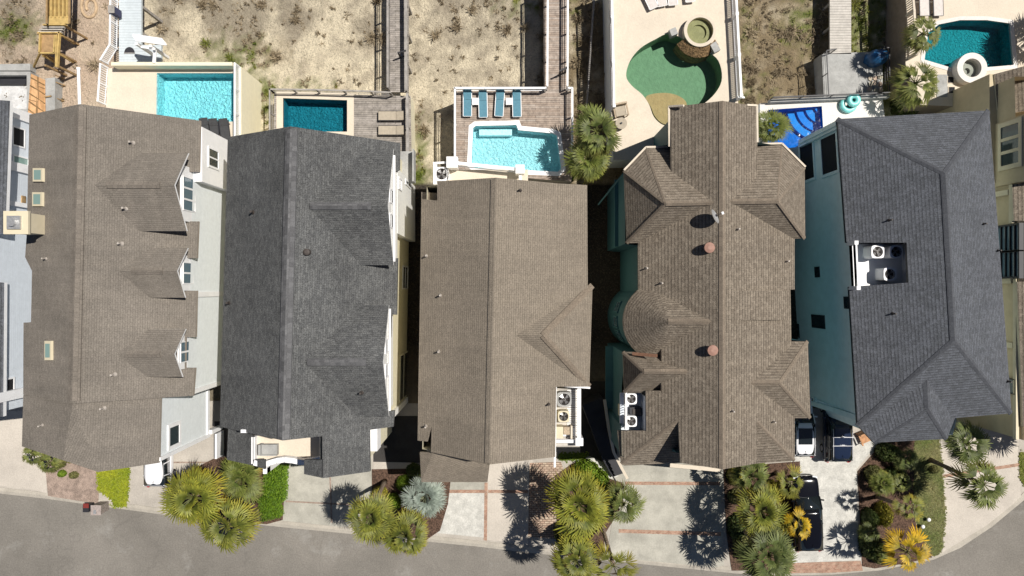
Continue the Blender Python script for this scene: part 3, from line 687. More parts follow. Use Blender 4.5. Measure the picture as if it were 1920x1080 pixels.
h.window((755, 500, 763, 540), A, B, (1, 0), M['white'], M['glass'], 1, 2, .1)
h.window((750, 668, 762, 740), A, B, (1, 0), M['cream'], M['glass'], 1, 2, .1)
tr = MB(); tr.bb(-8.6, -8.9, .1, -8.1, -8.5, 9.1); tr.bb(-9.3, -8.75, 8.2, -8.75, -10.6, 9.5); build_each(tr, 'white_trim', M['white'], h.root)
# recessed balcony: floor, parapets, arch with columns
bz = 8.55; x0, x1 = P(476, 840, 8.9).x, P(604, 840, 9.9).x; y0, y1 = P(540, 822, bz).y, P(540, 860, 8.9).y
fl = MB(); fl.bb(x0, y1 - .1, bz - .2, x1 + .6, y0 + 1.0, bz); fl.build('balcony_floor', M['deckc'], h.root)
pw = MB(); pw.bb(x0 - .1, y1 - .3, bz - .6, x0 + .12, y0 + .2, bz + .55); pw.bb(x0, y0 + .9, bz, x1 + .6, y0 + 1.1, 11.2)
MB().bb(x1 + .3, y1 - .3, bz - .2, x1 + .5, y0 + 1, 11.6).build('side_wall', M['shB'], h.root)
pw.build('balcony_parapet', M['white'], h.root)
xa, xb = P(497, 870, 8.7).x, P(570, 870, 9.2).x; ya = y1 - .1
ar = MB(); pp = [P(a, b_, 9.1) for a, b_ in ((478, 866), (497, 870), (508, 866), (520, 862.5), (535, 860.5), (550, 862), (570, 866), (604, 860))]
for i in range(len(pp) - 1): ar.bar(pp[i], pp[i + 1], .34, .5)
ar.build('arch_band', M['white'], h.root)
for x, yb_ in ((xa, P(0, 886, 8.4).y), (xb, P(0, 889, 9.3).y)):
    cl = MB(); cl.bb(x - .12, yb_, .1, x + .12, yb_ + .35, 8.6); cl.bb(x - .12, yb_, 8.0 if x < -13 else 9.0, x + .12, ya, 8.75 if x < -13 else 9.75); cl.build('column', M['white'], h.root)
st = MB(); st.bb(xa, ya - .75, 6.4, xb, ya + .6, 6.5); st.build('arch_shade', M['black'], h.root)  # added black slab that paints the shade below the arch
st = MB(); st.bb(xa, ya - 1.2, .1, xb, ya + 1.6, .4); st.build('porch_floor', M['gconc'], h.root)
sf = thing('patio_sofa', 'pale grey cushioned sofa on the cream front balcony', 'sofa', ((x0 + .9), (y0 + y1) / 2, bz)); c_ = sf.location
MB().box((c_.x + .15, c_.y, bz + .25), (1.0, .62, .4)).build('seat', M['gconc'], sf); MB().box((c_.x - .42, c_.y, bz + .4), (.16, .7, .65)).build('backrest', M['gconc'], sf); MB().box((c_.x + .12, c_.y - .36, bz + .3), (1.05, .1, .5)).build('armrest', M['gconc'], sf)
h.bvh()
for px, py in ((475, 398), (430, 568), (678, 736)): h.pipe(px, py, .07, .45, 'lead')
loc, n_ = h.hit(577, 473); MB().tube([loc - Vector((0, 0, .05)), loc + Vector((0, 0, .3)), loc + Vector((0, 0, .36))], [.2, .2, .1], 14).build('roof_vent', M['lead'], h.root)

# ================================================================== house 3: plain brown-taupe roof
h = House('house', 'house with plain brown gable roof and a rooftop equipment deck with white rail', 945, 610); h3 = h
ra, rb = (930, 333, 12.6), (918, 871, 12.6)
on3r = onplane(ra, rb, (1046, 344, 10.3)); on3l = onplane(ra, rb, (786, 600, 9.0))
h.roof([[on3l(820, 340), on3l(820, 376), on3l(790, 373), on3l(783, 826), on3l(802, 828), on3l(809, 800), on3l(808, 848), rb, ra],
        [ra, rb, on3r(1041, 857), on3r(1043, 725), on3r(1046, 344)], ], [M['shC'], M['taupe']])
q0, q1 = on3r(1046, 344), on3r(1043, 725)
h.roof([[q0, q1, (1103, 725, 9.15), (1102, 537, 9.15), (1101, 347, 9.15)]], [M['shC'], M['taupe']])
R1, R2, E1, E2 = (945, 629, 11.75), (1018, 629, 11.75), (1111, 535, 8.95), (1105, 725, 8.95)
h.roof([[R1, R2, E1, (990, 535, 8.95)], [R2, E2, E1], [R2, R1, (990, 722, 8.95), E2]], [M['shC'], M['taupe']])
h.roof([[(787, 848, 8.3), (790, 904, 7.7), (914, 904, 8.3), (918, 872, 9.4), (812, 848, 9.0)]], [M['shC'], M['taupe']])
h.roof([[(790, 360, 8.0), (822, 362, 8.8), (822, 400, 8.8), (790, 400, 8.0)]], [M['shC'], M['taupe']], .15, 'arch_shade')
h.cap((929.8, 336, 12.6), (918, 869, 12.6), .3, .68, M['shC'], h=.05)
h.cap(R2, E1, .2, .35, M['capD'], h=.03); h.cap(R2, E2, .2, .35, M['capD'], h=.03)
A, B = (4.55, 6.7), (4.3, -6.4)
h.walls([(-5.6, 6.7, 8.9), (-1, 6.7, 12.3), (4.6, 6.7, 9.0), (4.5, .3, 9.0), (4.8, .2, 8.8), (4.7, -6.3, 8.8), (2.6, -6.3, 9.6), (2.5, -10.6, 9.8), (-1.3, -10.6, 12.2), (-5.9, -10.6, 8.9)], 0, M['cream'])
ey = P(1040, 726, 8.6)
dk = MB(); dk.bb(2.6, P(0, 838, 8).y, 7.8, 4.55, P(0, 727, 8).y, 8.0); dk.build('equipment_deck', M['woodp'], h.root)
rl = MB(); yt, yb = P(0, 728, 8.8).y, P(0, 828, 8.8).y
xr = P(1086, 780, 8.8).x
rl.bb(xr - .12, yb, 8.65, xr + .12, yt, 8.8); 
for i in range(30):
    y = yt + (yb - yt) * i / 29; rl.bb(xr - .75, y - .022, 7.95, xr - .03, y + .022, 8.06)
rl.bb(xr - .25, yb - .25, 7.0, xr + .25, yb + .25, 8.95); rl.bb(2.7, yb - .12, 8.5, xr - .25, yb + .1, 8.68)
rl.build('deck_rail', M['white'], h.root)
bs = MB(); bs.bb(2.7, yb + .2, 7.9, xr - .2, yb + .75, 8.05); bs.build('deck_panel', M['pblue'], h.root)
gt = MB(); p, q = P(1042, 723, 9.75), P(1040, 876, 9.75); gt.bar(p, q, .13, .13); p2 = P(1106, 727, 9.0); gt.bar((p.x, p.y, 9.6), p2, .12, .12)
gt.build('gutter', M['white'], h.root)
# balcony at the pool side
bl = MB(); a, b = P(812, 345, 6), P(1100, 312, 6); bl.bb(a.x, P(0, 360, 6).y, 5.8, P(990, 0, 6).x, P(0, 318, 6).y, 6.0); bl.build('balcony_floor', M['deckc'], h.root)
br = MB(); p, q = P(848, 305, 7), P(975, 318, 7); br.bar(p, q, .22, .12); br.bar(p - Vector((0, .1, .6)), q - Vector((0, .1, .6)), .06, .06); br.box(p - Vector((0, 0, .2)), (.75, .75, .9)); br.box(q - Vector((0, 0, .2)), (.6, .6, .9))
br.bb(P(812, 0, 7).x, P(0, 345, 7).y, 5.9, P(818, 0, 7).x, P(0, 305, 7).y, 6.9); br.bar(P(838, 306, 6.8), P(840, 338, 6.8), .14, .1); br.bar(P(975, 318, 6.8), P(976, 340, 6.8), .2, .1); br.bar(P(812, 306, 6.8), P(848, 304, 6.8), .14, .1)
br.build('balcony_rail', M['white'], h.root)
h.bvh()
for px, py in ((800, 480), (826, 554), (823, 659), (975, 357), (1028, 758), (799, 799)): h.pipe(px, py, .06, .45, 'lead' if px > 900 else 'pipe')
# ================================================================== house 4: brown laminated shingles, many hips, round turret
h = House('house', 'large house with brown multi-hipped roof, round turret and red roof vents', 1345, 560); h4 = h
RZ, RX = 12.6, 12.77
T = (1355, 189, RZ); Bt = (1355, 880, RZ)
onl = onplane(T, Bt, (1196, 500, 9.0)); onr = onplane(T, Bt, (1488, 500, 9.0))
mt4 = [M['shD'], M['taupe']]
h.roof([[T, onl(1256, 201), onl(1258, 275), onl(1258, 380), onl(1196, 380), onl(1197, 545), onl(1240, 560), onl(1240, 733), onl(1211, 733), onl(1212, 808), onl(1158, 808), onl(1158, 812), onl(1165, 870), onl(1272, 789), onl(1276, 868), Bt],
        [T, Bt, onr(1419, 869), onr(1419, 790), onr(1490, 864), onr(1490, 783), onr(1484, 640), onr(1482, 543), onr(1490, 543), onr(1490, 420), onr(1420, 380), onr(1420, 268), onr(1418, 199)]], mt4)
A_, B_ = (1249, 381, 12.25), (1458, 376, 12.25); a, b, c, d, e, f = (1211, 275, 9), (1170, 319, 9), (1175, 456, 9), (1466, 270, 9), (1509, 313, 9), (1510, 447, 9)
h.roof([[A_, B_, d, a], [A_, a, b], [A_, b, c], [A_, c, f, B_], [B_, f, e], [B_, e, d]], mt4)
# south-facing hips beside the front gable
k = onl(1272, 789); l = onl(1165, 870)
h.roof([[k, l, (1170, 873, l[2] - .15), (1277, 868, l[2] - .1)]], mt4)
k = onr(1418, 790); l = onr(1490, 864)
h.roof([[sh(k, dz=-.02), l, (1419, 869, l[2])]], mt4)
# turret cone running back into the main roof
ap, be = (1253, 603, 12.15), (1353, 603, 12.15); ec = (1243, 603); pts = []
for i in range(19):
    t = pi / 2 + pi * i / 18; pts.append((ec[0] + 75 * cos(t), ec[1] - 76 * sin(t), 9.0))
fs = [[ap, pts[i], pts[i + 1]] for i in range(18)] + [[ap, be, (1353, 527, 9), pts[0]], [ap, pts[18], (1353, 679, 9), be]]
h.roof(fs, mt4, name='turret_roof')
# left and right hipped wings
p, q = (1208, 697, 11.2), (1340, 697, 11.2)
h.roof([[p, q, (1340, 660, 8.9), (1168, 660, 8.9)], [p, (1168, 660, 8.9), (1171, 736, 8.9)], [p, (1171, 736, 8.9), (1340, 736, 8.9), q]], mt4)
p, q = (1463, 718, 11.25), (1365, 718, 11.25)
h.roof([[p, q, (1365, 640, 8.9), (1515, 640, 8.9)], [p, (1515, 640, 8.9), (1520, 784, 8.9)], [p, (1520, 784, 8.9), (1365, 784, 8.9), q]], mt4)
# flat shed dormer on the right slope
u0, u1 = onr(1366, 545, .02), onr(1366, 600, .02); v0, v1 = onr(1445, 545, .4), onr(1445, 600, .4); w0, w1 = onr(1482, 545, .05), onr(1482, 600, .05)
h.roof([[u0, u1, v1, v0], [v0, v1, w1, w0]], mt4, .5, 'shed_dormer')
h.cap(T, Bt, .2, .68, M['capD'], h=.02)
for a1, b1 in ((A_, (1352, 379, 12.25)), ((1358, 378, 12.25), B_), (ap, be), ((1208, 697, 11.2), (1320, 697, 11.2)), ((1370, 718, 11.25), (1463, 718, 11.25))): h.cap(a1, b1, .17, .9, M['capD'], h=.015)
for a1, b1 in ((A_, a), (A_, b), (A_, c), (B_, d), (B_, e), (B_, f), ((1208, 697, 11.2), (1168, 660, 8.9)), ((1208, 697, 11.2), (1171, 736, 8.9)), ((1463, 718, 11.25), (1515, 640, 8.9)), ((1463, 718, 11.25), (1520, 784, 8.9)), (onl(1272, 789), onl(1165, 870)), (onr(1419, 790), onr(1490, 864))): h.cap(a1, b1, .12, .5, M['capD'], 'hip_cap', h=.012)
# walls
xl, xw = 7.45, 8.45
ring = [(10.4, 11.1, 10.3), (12.77, 11.1, 12.3), (15.1, 11.1, 10.8), (15.1, 9.35, 10.5), (17.6, 9.35, 8.9), (19.0, 7.8, 8.9), (19.1, 3.4, 8.9), (18.4, 3.3, 8.9), (18.2, -3.4, 8.9), (19.3, -3.5, 8.8), (19.4, -8.4, 8.8), (18.4, -8.5, 8.8), (18.3, -11.1, 8.8), (15.9, -10.9, 8.8), (12.75, -10.6, 12.2), (10.5, -10.5, 10.3), (10.5, -10.8, 8.5), (7.3, -11.2, 8.4), (7.25, -9.2, 8.4), (xl, -9.1, 7.4), (xl, -6.7, 7.4), (xl, -4.3, 8.8), (xw, -4.25, 8.8), (xw, 2.8, 8.8), (xl, 2.9, 8.9), (xl, 7.6, 8.9), (8.9, 9.25, 8.9), (10.4, 9.3, 9.6)]
h.walls(ring, 0, M['teal'])
tw = MB(); cx, cy = P(1243, 603, 9).x, P(1243, 603, 9).y; n = 22; seg = []
for i in range(n + 1):
    t = pi * .42 + pi * 1.16 * i / n; seg.append((cx + 2.45 * cos(t), cy + 2.5 * sin(t)))
for i in range(n): tw.quad((*seg[i], 0), (*seg[i + 1], 0), (*seg[i + 1], 8.9), (*seg[i], 8.9))
tw.build('turret_wall', M['teal'], h.root, smooth=True)
for ang in (160, 185, 208):
    t = radians(ang); o = Vector((cx + 2.46 * cos(t), cy + 2.5 * sin(t), 0)); nn = Vector((cos(t), sin(t), 0)); h.winbox(o, Vector((-sin(t), cos(t), 0)), nn, -.35, .35, 3.6, 5.4, M['teal'], M['glassb'], 1, 2, .1)
ld = MB(); ld.bb(7.2, 2.9, 5.6, 7.46, 7.6, 5.8); ld.bb(6.9, -8.9, 3.0, 7.46, -4.3, 3.2); ld.bar((6.2, 6.0, 4.6), (7.4, 7.6, 8.4), .1, .1); build_each(ld, 'wall_ledge', M['teal'], h.root)
# equipment recess
rc = MB(); rc.bb(7.3, P(0, 806, 7.6).y, 7.4, 9.6, P(0, 737, 7.6).y, 7.6); rc.bb(8.72, P(0, 804, 8).y, 7.6, 8.8, P(0, 739, 8).y, 9.1); rc.build('equipment_deck', M['pblue'], h.root)
rl = MB(); xr = P(1174, 770, 8.7).x; y0, y1 = P(0, 736, 8.7).y, P(0, 806, 8.7).y
rl.bb(xr - .06, y1, 8.6, xr + .06, y0, 8.75)
for i in range(16):
    y = y0 + (y1 - y0) * i / 15; rl.bb(xr - .025, y - .02, 7.6, xr + .025, y + .02, 8.6)
rl.build('recess_rail', M['white'], h.root)
bx = MB(); p = P(1165.5, 769, 6.5); bx.box(p, (.35, .75, .9)); bx.build('wall_box', M['beiget'], h.root)
fl = MB(); fl.bar(P(1186, 663, 9.62), P(1232, 667, 10.75), .2, .06); fl.build('flashing', M['rust'], h.root)
# pale gutters and rails along the north eaves
gt = MB()
for pp in ([(1255, 275, 10.3), (1254, 200, 10.4), (1282, 198, 11.3)], [(1252, 275, 9.1), (1211, 276, 9.1), (1170, 319, 9.1)], [(1400, 197, 11.5), (1419, 198, 10.9), (1420, 267, 10.9)], [(1424, 270, 9.1), (1466, 269, 9.1), (1510, 313, 9.1)]):
    for i in range(len(pp) - 1): gt.bar(P(*pp[i]), P(*pp[i + 1]), .12, .12)
build_each(gt, 'gutter', M['deckc'], h.root)
pt = MB(); p, q = P(1256, 872, 3.0), P(1352, 881, 3.0); pt.bar(p, q, .3, .15); pt.build('porch_beam', M['deckc'], h.root)
h.bvh()
for px, py in ((1212, 503), (1240, 531), (1383, 430), (1475, 490), (1373, 770), (1450, 790)): h.pipe(px, py, .05, .42, 'pipe')
for px, py in ((1327, 465), (1333, 656)):
    loc, n_ = h.hit(px, py); v = MB().tube([loc - Vector((0, 0, .15)), loc + Vector((0, 0, .34)), loc + Vector((0, 0, .36)), loc + Vector((0, 0, .44)), loc + Vector((0, 0, .5))], [.22, .22, .34, .32, .12], 20).build('roof_vent', M['terra'], h.root, smooth=False)

# ================================================================== house 5: blue-grey hip roof, teal wall
h = House('house', 'teal stucco house with blue-grey hipped roof and a rooftop equipment recess', 1730, 510); h5 = h
N_, S_ = (1772, 325, 12.75), (1790, 638, 12.75)
on5 = onplane(N_, S_, (1588, 500, 9.5))
TL, TR, BR, BL = (1570, 223, 9.5), (1855, 207, 9.5), (1897, 775, 9.5), (1608, 799, 9.5)
eb = (1587, 455, 9.5); ec = (1592, 538, 9.5)
h.roof([[N_, TL, on5(1587, 455), on5(1700, 455), on5(1703, 530), on5(1592, 538), BL, S_], [N_, S_, BR, TR], [N_, TR, TL], [S_, BL, BR]], [M['shE'], M['dark']])
K, Q = (1737, 700, 11.25), (1740, 765, 11.15)
h.roof([[K, Q, (1638, 830, 9.3), (1612, 802, 9.3), (1625, 770, 9.4)], [Q, (1638, 830, 9.3), (1776, 823, 9.3)], [Q, (1776, 823, 9.3), (1792, 780, 9.3), K]], [M['shE'], M['dark']])
h.cap(N_, S_, .22, .6, M['capE'], h=.02)
for a1, b1 in ((N_, TL), (N_, TR), (S_, BL), (S_, BR), (Q, (1638, 830, 9.3)), (Q, (1776, 823, 9.3))): h.cap(a1, b1, .17, .45, M['capE'], 'hip_cap', h=.015)
h.cap(K, Q, .2, .6, M['capE'], h=.03)
A, B = (21.45, 10.6), (22.6, -8.3)
h.walls([(A[0], A[1], 9.4), (30.6, 11.1, 9.4), (31.9, -7.9, 9.4), (29.0, -8.4, 9.3), (28.8, -9.6, 9.2), (24.2, -9.8, 9.2), (23.6, -8.4, 9.3), (B[0], B[1], 9.4)], 0, M['teal2'])
def side(px, nm='window', fm='dark'): h.window(px, A, B, (-1, 0), M[fm], M['glass'], 1, 1, .07, name=nm)
side((1523, 591, 1547, 615)); side((1529, 502, 1537, 518)); side((1492, 608, 1499, 631)); side((1584, 558, 1591, 577))
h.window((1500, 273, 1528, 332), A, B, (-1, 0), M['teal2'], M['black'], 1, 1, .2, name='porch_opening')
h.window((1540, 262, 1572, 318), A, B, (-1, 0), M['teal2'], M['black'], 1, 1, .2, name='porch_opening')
bm = MB(); bm.bb(21.2, 10.4, 3.0, 21.6, 10.75, 9.3); bm.bar((21.3, 10.75, 3.2), (21.3, 10.75, 9.3), .4, .3)
bm.bar((22.5, -8.6, 2.5), (22.75, -8.5, 9.2), .35, .35); bm.bar((22.5, -8.35, 2.6), (28.5, -8.6, 2.6), .4, .4)
build_each(bm, 'porch_beam', M['teal2'], h.root)
fl = MB(); dz = 9.0; p, q = P(1608, 457, dz), P(1708, 537, dz); fl.bb(p.x, q.y, dz - .15, q.x, p.y, dz); fl.bb(P(1701, 0, 9.6).x, q.y, dz, P(1701, 0, 9.6).x + .1, p.y, 11.0)
build_each(fl, 'equipment_deck', M['white'], h.root)
rl = MB(); p, q = P(1605, 455, 10.5), P(1609, 540, 10.5); rl.bar(p, q, .1, .08); rl.bar(p - Vector((0, 0, .5)), q - Vector((0, 0, .5)), .05, .05)
for e in (p, q): rl.box(e - Vector((0, 0, .5)), (.24, .24, 1.15))
rl.build('recess_rail', M['white'], h.root)
h.bvh()
for px, py in ((1667, 413), (1674, 588), (1843, 420), (1870, 470), (1889, 715)): h.pipe(px, py, .05, .4, 'lead')

# ================================================================== house 6: beige, at the right edge
h = House('house', 'beige stucco house with brown roofs at the right edge of the photo', 1990, 420); h6 = h
h.roof([[(1864, 139, 7.2), (1872, 218, 7.2), (2010, 190, 9.6), (2010, 100, 9.6)]], [M['shD'], M['beiget']])
h.roof([[(1898, 346, 9.0), (1901, 414, 9.0), (2060, 414, 11), (2060, 320, 11)]], [M['shD'], M['beiget']])
h.roof([[(1907, 528, 9.0), (1918, 800, 9.0), (2060, 800, 11), (2060, 528, 11)]], [M['shD'], M['beiget']])
A, B = (33.05, 13.9), (33.6, -10)
h.walls([(A[0], A[1], 8.9), (50, 13.9, 8.9), (50, -10, 8.9), (B[0], B[1], 8.9)], 0, M['beige'])
nw = MB(); nw.bb(32.6, 7.2, 0.1, 40, 14.6, 7.1); nw.build('wing_wall', M['beige'], h.root)
fa = (33.0, 12.1); fb = (33.35, 6.4)
up = MB(); up.add([(33.0, 11.2, 7.0), (33.0, 6.9, 7.0), (33.0, 6.9, 10.5), (33.0, 11.2, 10.5), (40, 11.2, 7), (40, 6.9, 7), (40, 6.9, 10.5), (40, 11.2, 10.5)], [[0, 1, 2, 3], [3, 2, 6, 7], [0, 3, 7, 4], [1, 5, 6, 2]]); up.build('upper_wall', M['beige'], h.root)
o = Vector((33.0, 0, 0)); d = Vector((0, 1, 0)); n = Vector((-1, 0, 0))
p0 = onwall(1879, 240, (33.0, 12), (33.0, 0)); p1 = onwall(1912, 304, (33.0, 12), (33.0, 0))
h.winbox(o, d, n, p1.y, p0.y, p0.z, p1.z, M['beiget'], M['glass'], 3, 1, .3, .1)
tb = MB()
for y0_, y1_, xx in ((-10, 0.6, 33.25), (4.3, 6.85, 32.98)): tb.bb(xx, y0_, 8.45, xx + .2, y1_, 8.75)
for y, xx in ((.3, 33.2), (-4.0, 33.3), (6.2, 33.0)): tb.bb(xx - .05, y, .1, xx + .3, y + .35, 8.4)
build_each(tb, 'trim_band', M['beiget'], h.root)
for (y0, y1) in ((2.5, 4.1), (.75, 2.35)):
    w = h.winbox(Vector((33.1, 0, 0)), d, n, y0, y1, 6.9, 9.5, M['dark'], M['glassb'], 1, 6, .12, .25, 'louvred_window')
h.winbox(Vector((33.4, 0, 0)), d, n, -7.0, -6.1, 7.6, 8.6, M['dark'], M['glass'], 1, 1, .06, .15)
# ------------------------------------------------------------------ railings, pools, decks
def rail(name, label, pts, hgt, mat, cat='railing', sp=1.8, bal=.16, th=.05, post=.1, solid=False, group=None):
    pts = [Vector(p) for p in pts]; mid = sum(pts, Vector()) / len(pts)
    r = thing(name, label, cat, (mid.x, mid.y, min(p.z for p in pts)), 0, group)
    def post_at(p):
        MB().bb(p.x - post / 2, p.y - post / 2, p.z, p.x + post / 2, p.y + post / 2, p.z + hgt + .06).build('post', mat, r)
    for i in range(len(pts) - 1):
        a, b = pts[i], pts[i + 1]; L = (b - a).length; n = max(1, round(L / sp)); d = (b - a) / n
        tp = MB().bar(a + Vector((0, 0, hgt)), b + Vector((0, 0, hgt)), th * 2, th); tp.build('top_rail', mat, r)
        for k in range(n):
            post_at(a + d * k); m_ = MB(); p, q = a + d * k, a + d * (k + 1)
            if bal:
                m_.bar(p + Vector((0, 0, .1)), q + Vector((0, 0, .1)), th, th)
                c = max(1, int((q - p).length / bal))
                for j in range(1, c): e = p + (q - p) * j / c; m_.bar(e + Vector((0, 0, .1)), e + Vector((0, 0, hgt)), th * .8, th * .8)
            else:
                for z in (.35, .68): m_.bar(p + Vector((0, 0, z * hgt)), q + Vector((0, 0, z * hgt)), th * .6, th * .6)
            m_.build('rail_panel', mat, r)
    post_at(pts[-1]); return r
def outline(px, z): return [(P(a, b, z).x, P(a, b, z).y) for a, b in px]
def shrink(poly, d):
    cx = sum(p[0] for p in poly) / len(poly); cy = sum(p[1] for p in poly) / len(poly); out = []
    for x, y in poly:
        l = math.hypot(x - cx, y - cy); out.append((x + (cx - x) / l * d, y + (cy - y) / l * d))
    return out
def smooth_loop(pts, n=6):
    out = []; k = len(pts)
    for i in range(k):
        p0, p1, p2, p3 = (Vector((*pts[(i + j - 1) % k], 0)) for j in range(4))
        for s in range(n):
            t = s / n; q = .5 * ((2 * p1) + (p2 - p0) * t + (2 * p0 - 5 * p1 + 4 * p2 - p3) * t * t + (3 * p1 - p0 - 3 * p2 + p3) * t ** 3); out.append((q.x, q.y))
    return out
def ccw(p):
    a = sum(p[i][0] * p[(i + 1) % len(p)][1] - p[(i + 1) % len(p)][0] * p[i][1] for i in range(len(p))); return p if a > 0 else p[::-1]
def pool(label, poly, z, depth, mshell, mwater, coping, cw=.3, drop=.22, group=None):
    poly = ccw(poly); cx = sum(p[0] for p in poly) / len(poly); cy = sum(p[1] for p in poly) / len(poly)
    r = thing('swimming_pool', label, 'pool', (cx, cy, z - depth), 0, group); n = len(poly)
    s = MB(); s.add([(p[0], p[1], z - depth) for p in poly], [list(range(n))])
    for i in range(n):
        j = (i + 1) % n; s.quad((*poly[i], z - depth), (*poly[i], z + .0), (*poly[j], z + .0), (*poly[j], z - depth))
    s.build('basin', mshell, r)
    w = MB(); w.add([(p[0], p[1], z - drop) for p in poly], [list(range(n))]); w.build('water', mwater, r, uv=False)
    if coping is not None: MB().ring(grow(poly, cw), poly, z - .12, z + .035).build('coping', coping, r)
    return r
def grow(poly, d):
    poly = ccw(poly); n = len(poly); out = []
    for i in range(n):
        a, b, c = Vector(poly[i - 1]), Vector(poly[i]), Vector(poly[(i + 1) % n])
        e1, e2 = (b - a).normalized(), (c - b).normalized(); n1, n2 = Vector((e1.y, -e1.x)), Vector((e2.y, -e2.x)); m_ = (n1 + n2)
        m_ = m_.normalized() if m_.length > 1e-4 else n1
        out.append(tuple(b + m_ * (d / max(.5, m_.dot(n1)))))
    return out
def deck(name, label, cat, poly, holes, z, mtop, mside, zb=-.1, th=.25):
    """deck floor with a pool opening, on solid skirts"""
    poly = ccw(poly); xs = [p[0] for p in poly]; ys = [p[1] for p in poly]
    r = thing(name, label, cat, ((min(xs) + max(xs)) / 2, (min(ys) + max(ys)) / 2, zb)); n = len(poly)
    bm = bmesh.new(); ev = []
    for loop in [poly] + [ccw(h_) for h_ in holes]:
        vs = [bm.verts.new((x, y, z)) for x, y in loop]
        ev += [bm.edges.new((vs[i], vs[(i + 1) % len(vs)])) for i in range(len(vs))]
    bmesh.ops.triangle_fill(bm, edges=ev, use_beauty=True)
    f = MB(); bm.verts.index_update(); f.v = [v.co.copy() for v in bm.verts]
    for fc in bm.faces:
        ids = [v.index for v in fc.verts]
        if fc.normal.z < 0: ids = ids[::-1]
        f.f.append(ids); f.m.append(0)
    bm.free(); f.build('floor', mtop, r)
    s = MB()
    for i in range(n):
        j = (i + 1) % n; s.quad((*poly[i], zb), (*poly[j], zb), (*poly[j], z - .005), (*poly[i], z - .005))
    s.build('wall', mside, r); return r
WA = watermat('aqua_water', (.78, .98, 1.0), 3.2); WT = watermat('teal_water', (.42, .86, .88), 3.5); WG = watermat('green_water', (.78, .92, .84), 4.5); WB = watermat('blue_water', (.5, .82, .98), 2.2); WC = watermat('clear_water', (.9, .93, .88), 4.0)

# terrace 1 with the bright pool
z = 4.2
t1 = deck('pool_terrace', 'cream raised pool terrace with white parapet behind the taupe dormered house', 'terrace', outline([(203, 128), (441, 124), (441, 265), (196, 240)], z), [outline([(294, 137), (438, 137), (438, 228), (293, 228)], z)], z, M['deckc'], M['cream'])
pool('rectangular bright aqua pool on the cream walled terrace', outline([(294, 137), (438, 137), (438, 228), (293, 228)], z), z, 1.2, tile('aqua_plaster', (.44, .87, .97), .1, .22, 3.2), WA, None)
pw = MB(); p, q = P(222, 124, z), P(441, 127, z); pw.bb(p.x, p.y - .25, z - .3, q.x + .15, p.y, z + .95); pw.build('parapet', M['cream'], t1)
e0, e1 = P(446, 126, z), P(446, 262, z); rt = MB(); rt.bb(e0.x - .2, e1.y, -.1, e0.x + .25, e0.y, z + .02); rt.build('terrace_edge', M['cream'], t1)
rail('balustrade', 'white lattice balustrade along the right edge of the aqua pool terrace', [(e0.x + .12, e1.y, z), (e0.x + .12, e0.y, z)], .9, M['white'], sp=1.5, bal=.12, th=.06)
rail('balustrade', 'white baluster rail along the left edge of the aqua pool terrace', [P(198, 196, z), P(203, 128, z)], 1.0, M['white'], sp=1.6, bal=.15, th=.06)
# walkway 1
z = 3.3
wk = thing('boardwalk', 'pale blue painted boardwalk leading from the aqua pool terrace', 'boardwalk', (P(243, 50).x, P(243, 50).y, 0))
MB().bb(P(223, 0, z).x, P(0, 122, z).y, z - .2, P(265, 0, z).x, P(0, -60, z).y, z).build('decking', M['bdeck'], wk)
for py in (10, 60, 110):
    for px in (226, 262): p = P(px, py, z); MB().bb(p.x - .1, p.y - .1, -.1, p.x + .1, p.y + .1, z - .2).build('post', M['woodg'], wk)
MB().bb(P(265, 0, z).x, P(0, 124, z).y, z - .25, P(302, 0, z).x, P(0, 84, z).y, z - .02).build('side_platform', M['bdeck'], wk)
rail('railing', 'white zigzag stair railing on the left of the pale blue boardwalk', [P(222, -40, z), P(220, 92, z), P(203, 120, 4.0)], 1.0, M['white'], sp=1.9, bal=.15, th=.06)
hd = thing('slatted_canopy', 'white slatted canopy over a door frame beside the blue boardwalk', 'canopy', P(282, 90, z - .02))
p, q, r_, s_ = P(249, 66, 6.0), P(304, 74, 6.0), P(312, 84, 6.0), P(256, 76, 6.0)
cn = MB()
for i in range(15):
    t = i / 14; a = p + (q - p) * t; b = s_ + (r_ - s_) * t; cn.bar(a, b, .09, .05)
cn.bar(p, q, .16, .1); cn.bar(s_, r_, .1, .1); cn.build('slats', M['white'], hd)
fr_ = MB()
for px, py in ((265, 88), (291, 92)): a = P(px, py, 5.2); fr_.bb(a.x - .09, a.y - .09, z - .02, a.x + .09, a.y + .09, 5.9)
fr_.bar(P(265, 88, 5.6), P(291, 92, 5.6), .15, .12); fr_.bar(P(291, 92, 5.2), P(289, 118, 5.2), .2, .12); fr_.build('frame', M['white'], hd)
dm = thing('deck_hatch', 'dark half-moon hatch in the pale blue boardwalk floor', 'hatch', P(243, 97, z)); pl = [(P(243, 99, z).x + .38 * cos(pi * i / 12), P(243, 99, z).y + .42 * sin(pi * i / 12)) for i in range(13)]
MB().prism(pl, z, z + .03).build('cover', M['dark'], dm); MB().bb(P(243, 99, z).x - .4, P(243, 99, z).y - .06, z, P(243, 99, z).x + .4, P(243, 99, z).y, z + .05).build('rim', M['woodg'], dm)
bx = thing('electric_box', 'dark square box mounted on the white boardwalk railing', 'box', P(226, 29, z)); bb_ = P(226, 29, z); MB().box(bb_ + Vector((0, 0, .7)), (.38, .5, 1.0)).build('case', plain('indigo_box', (.03, .03, .08), .5), bx); MB().box(bb_ + Vector((0, 0, 1.22)), (.44, .56, .05)).build('lid', M['woodg'], bx)

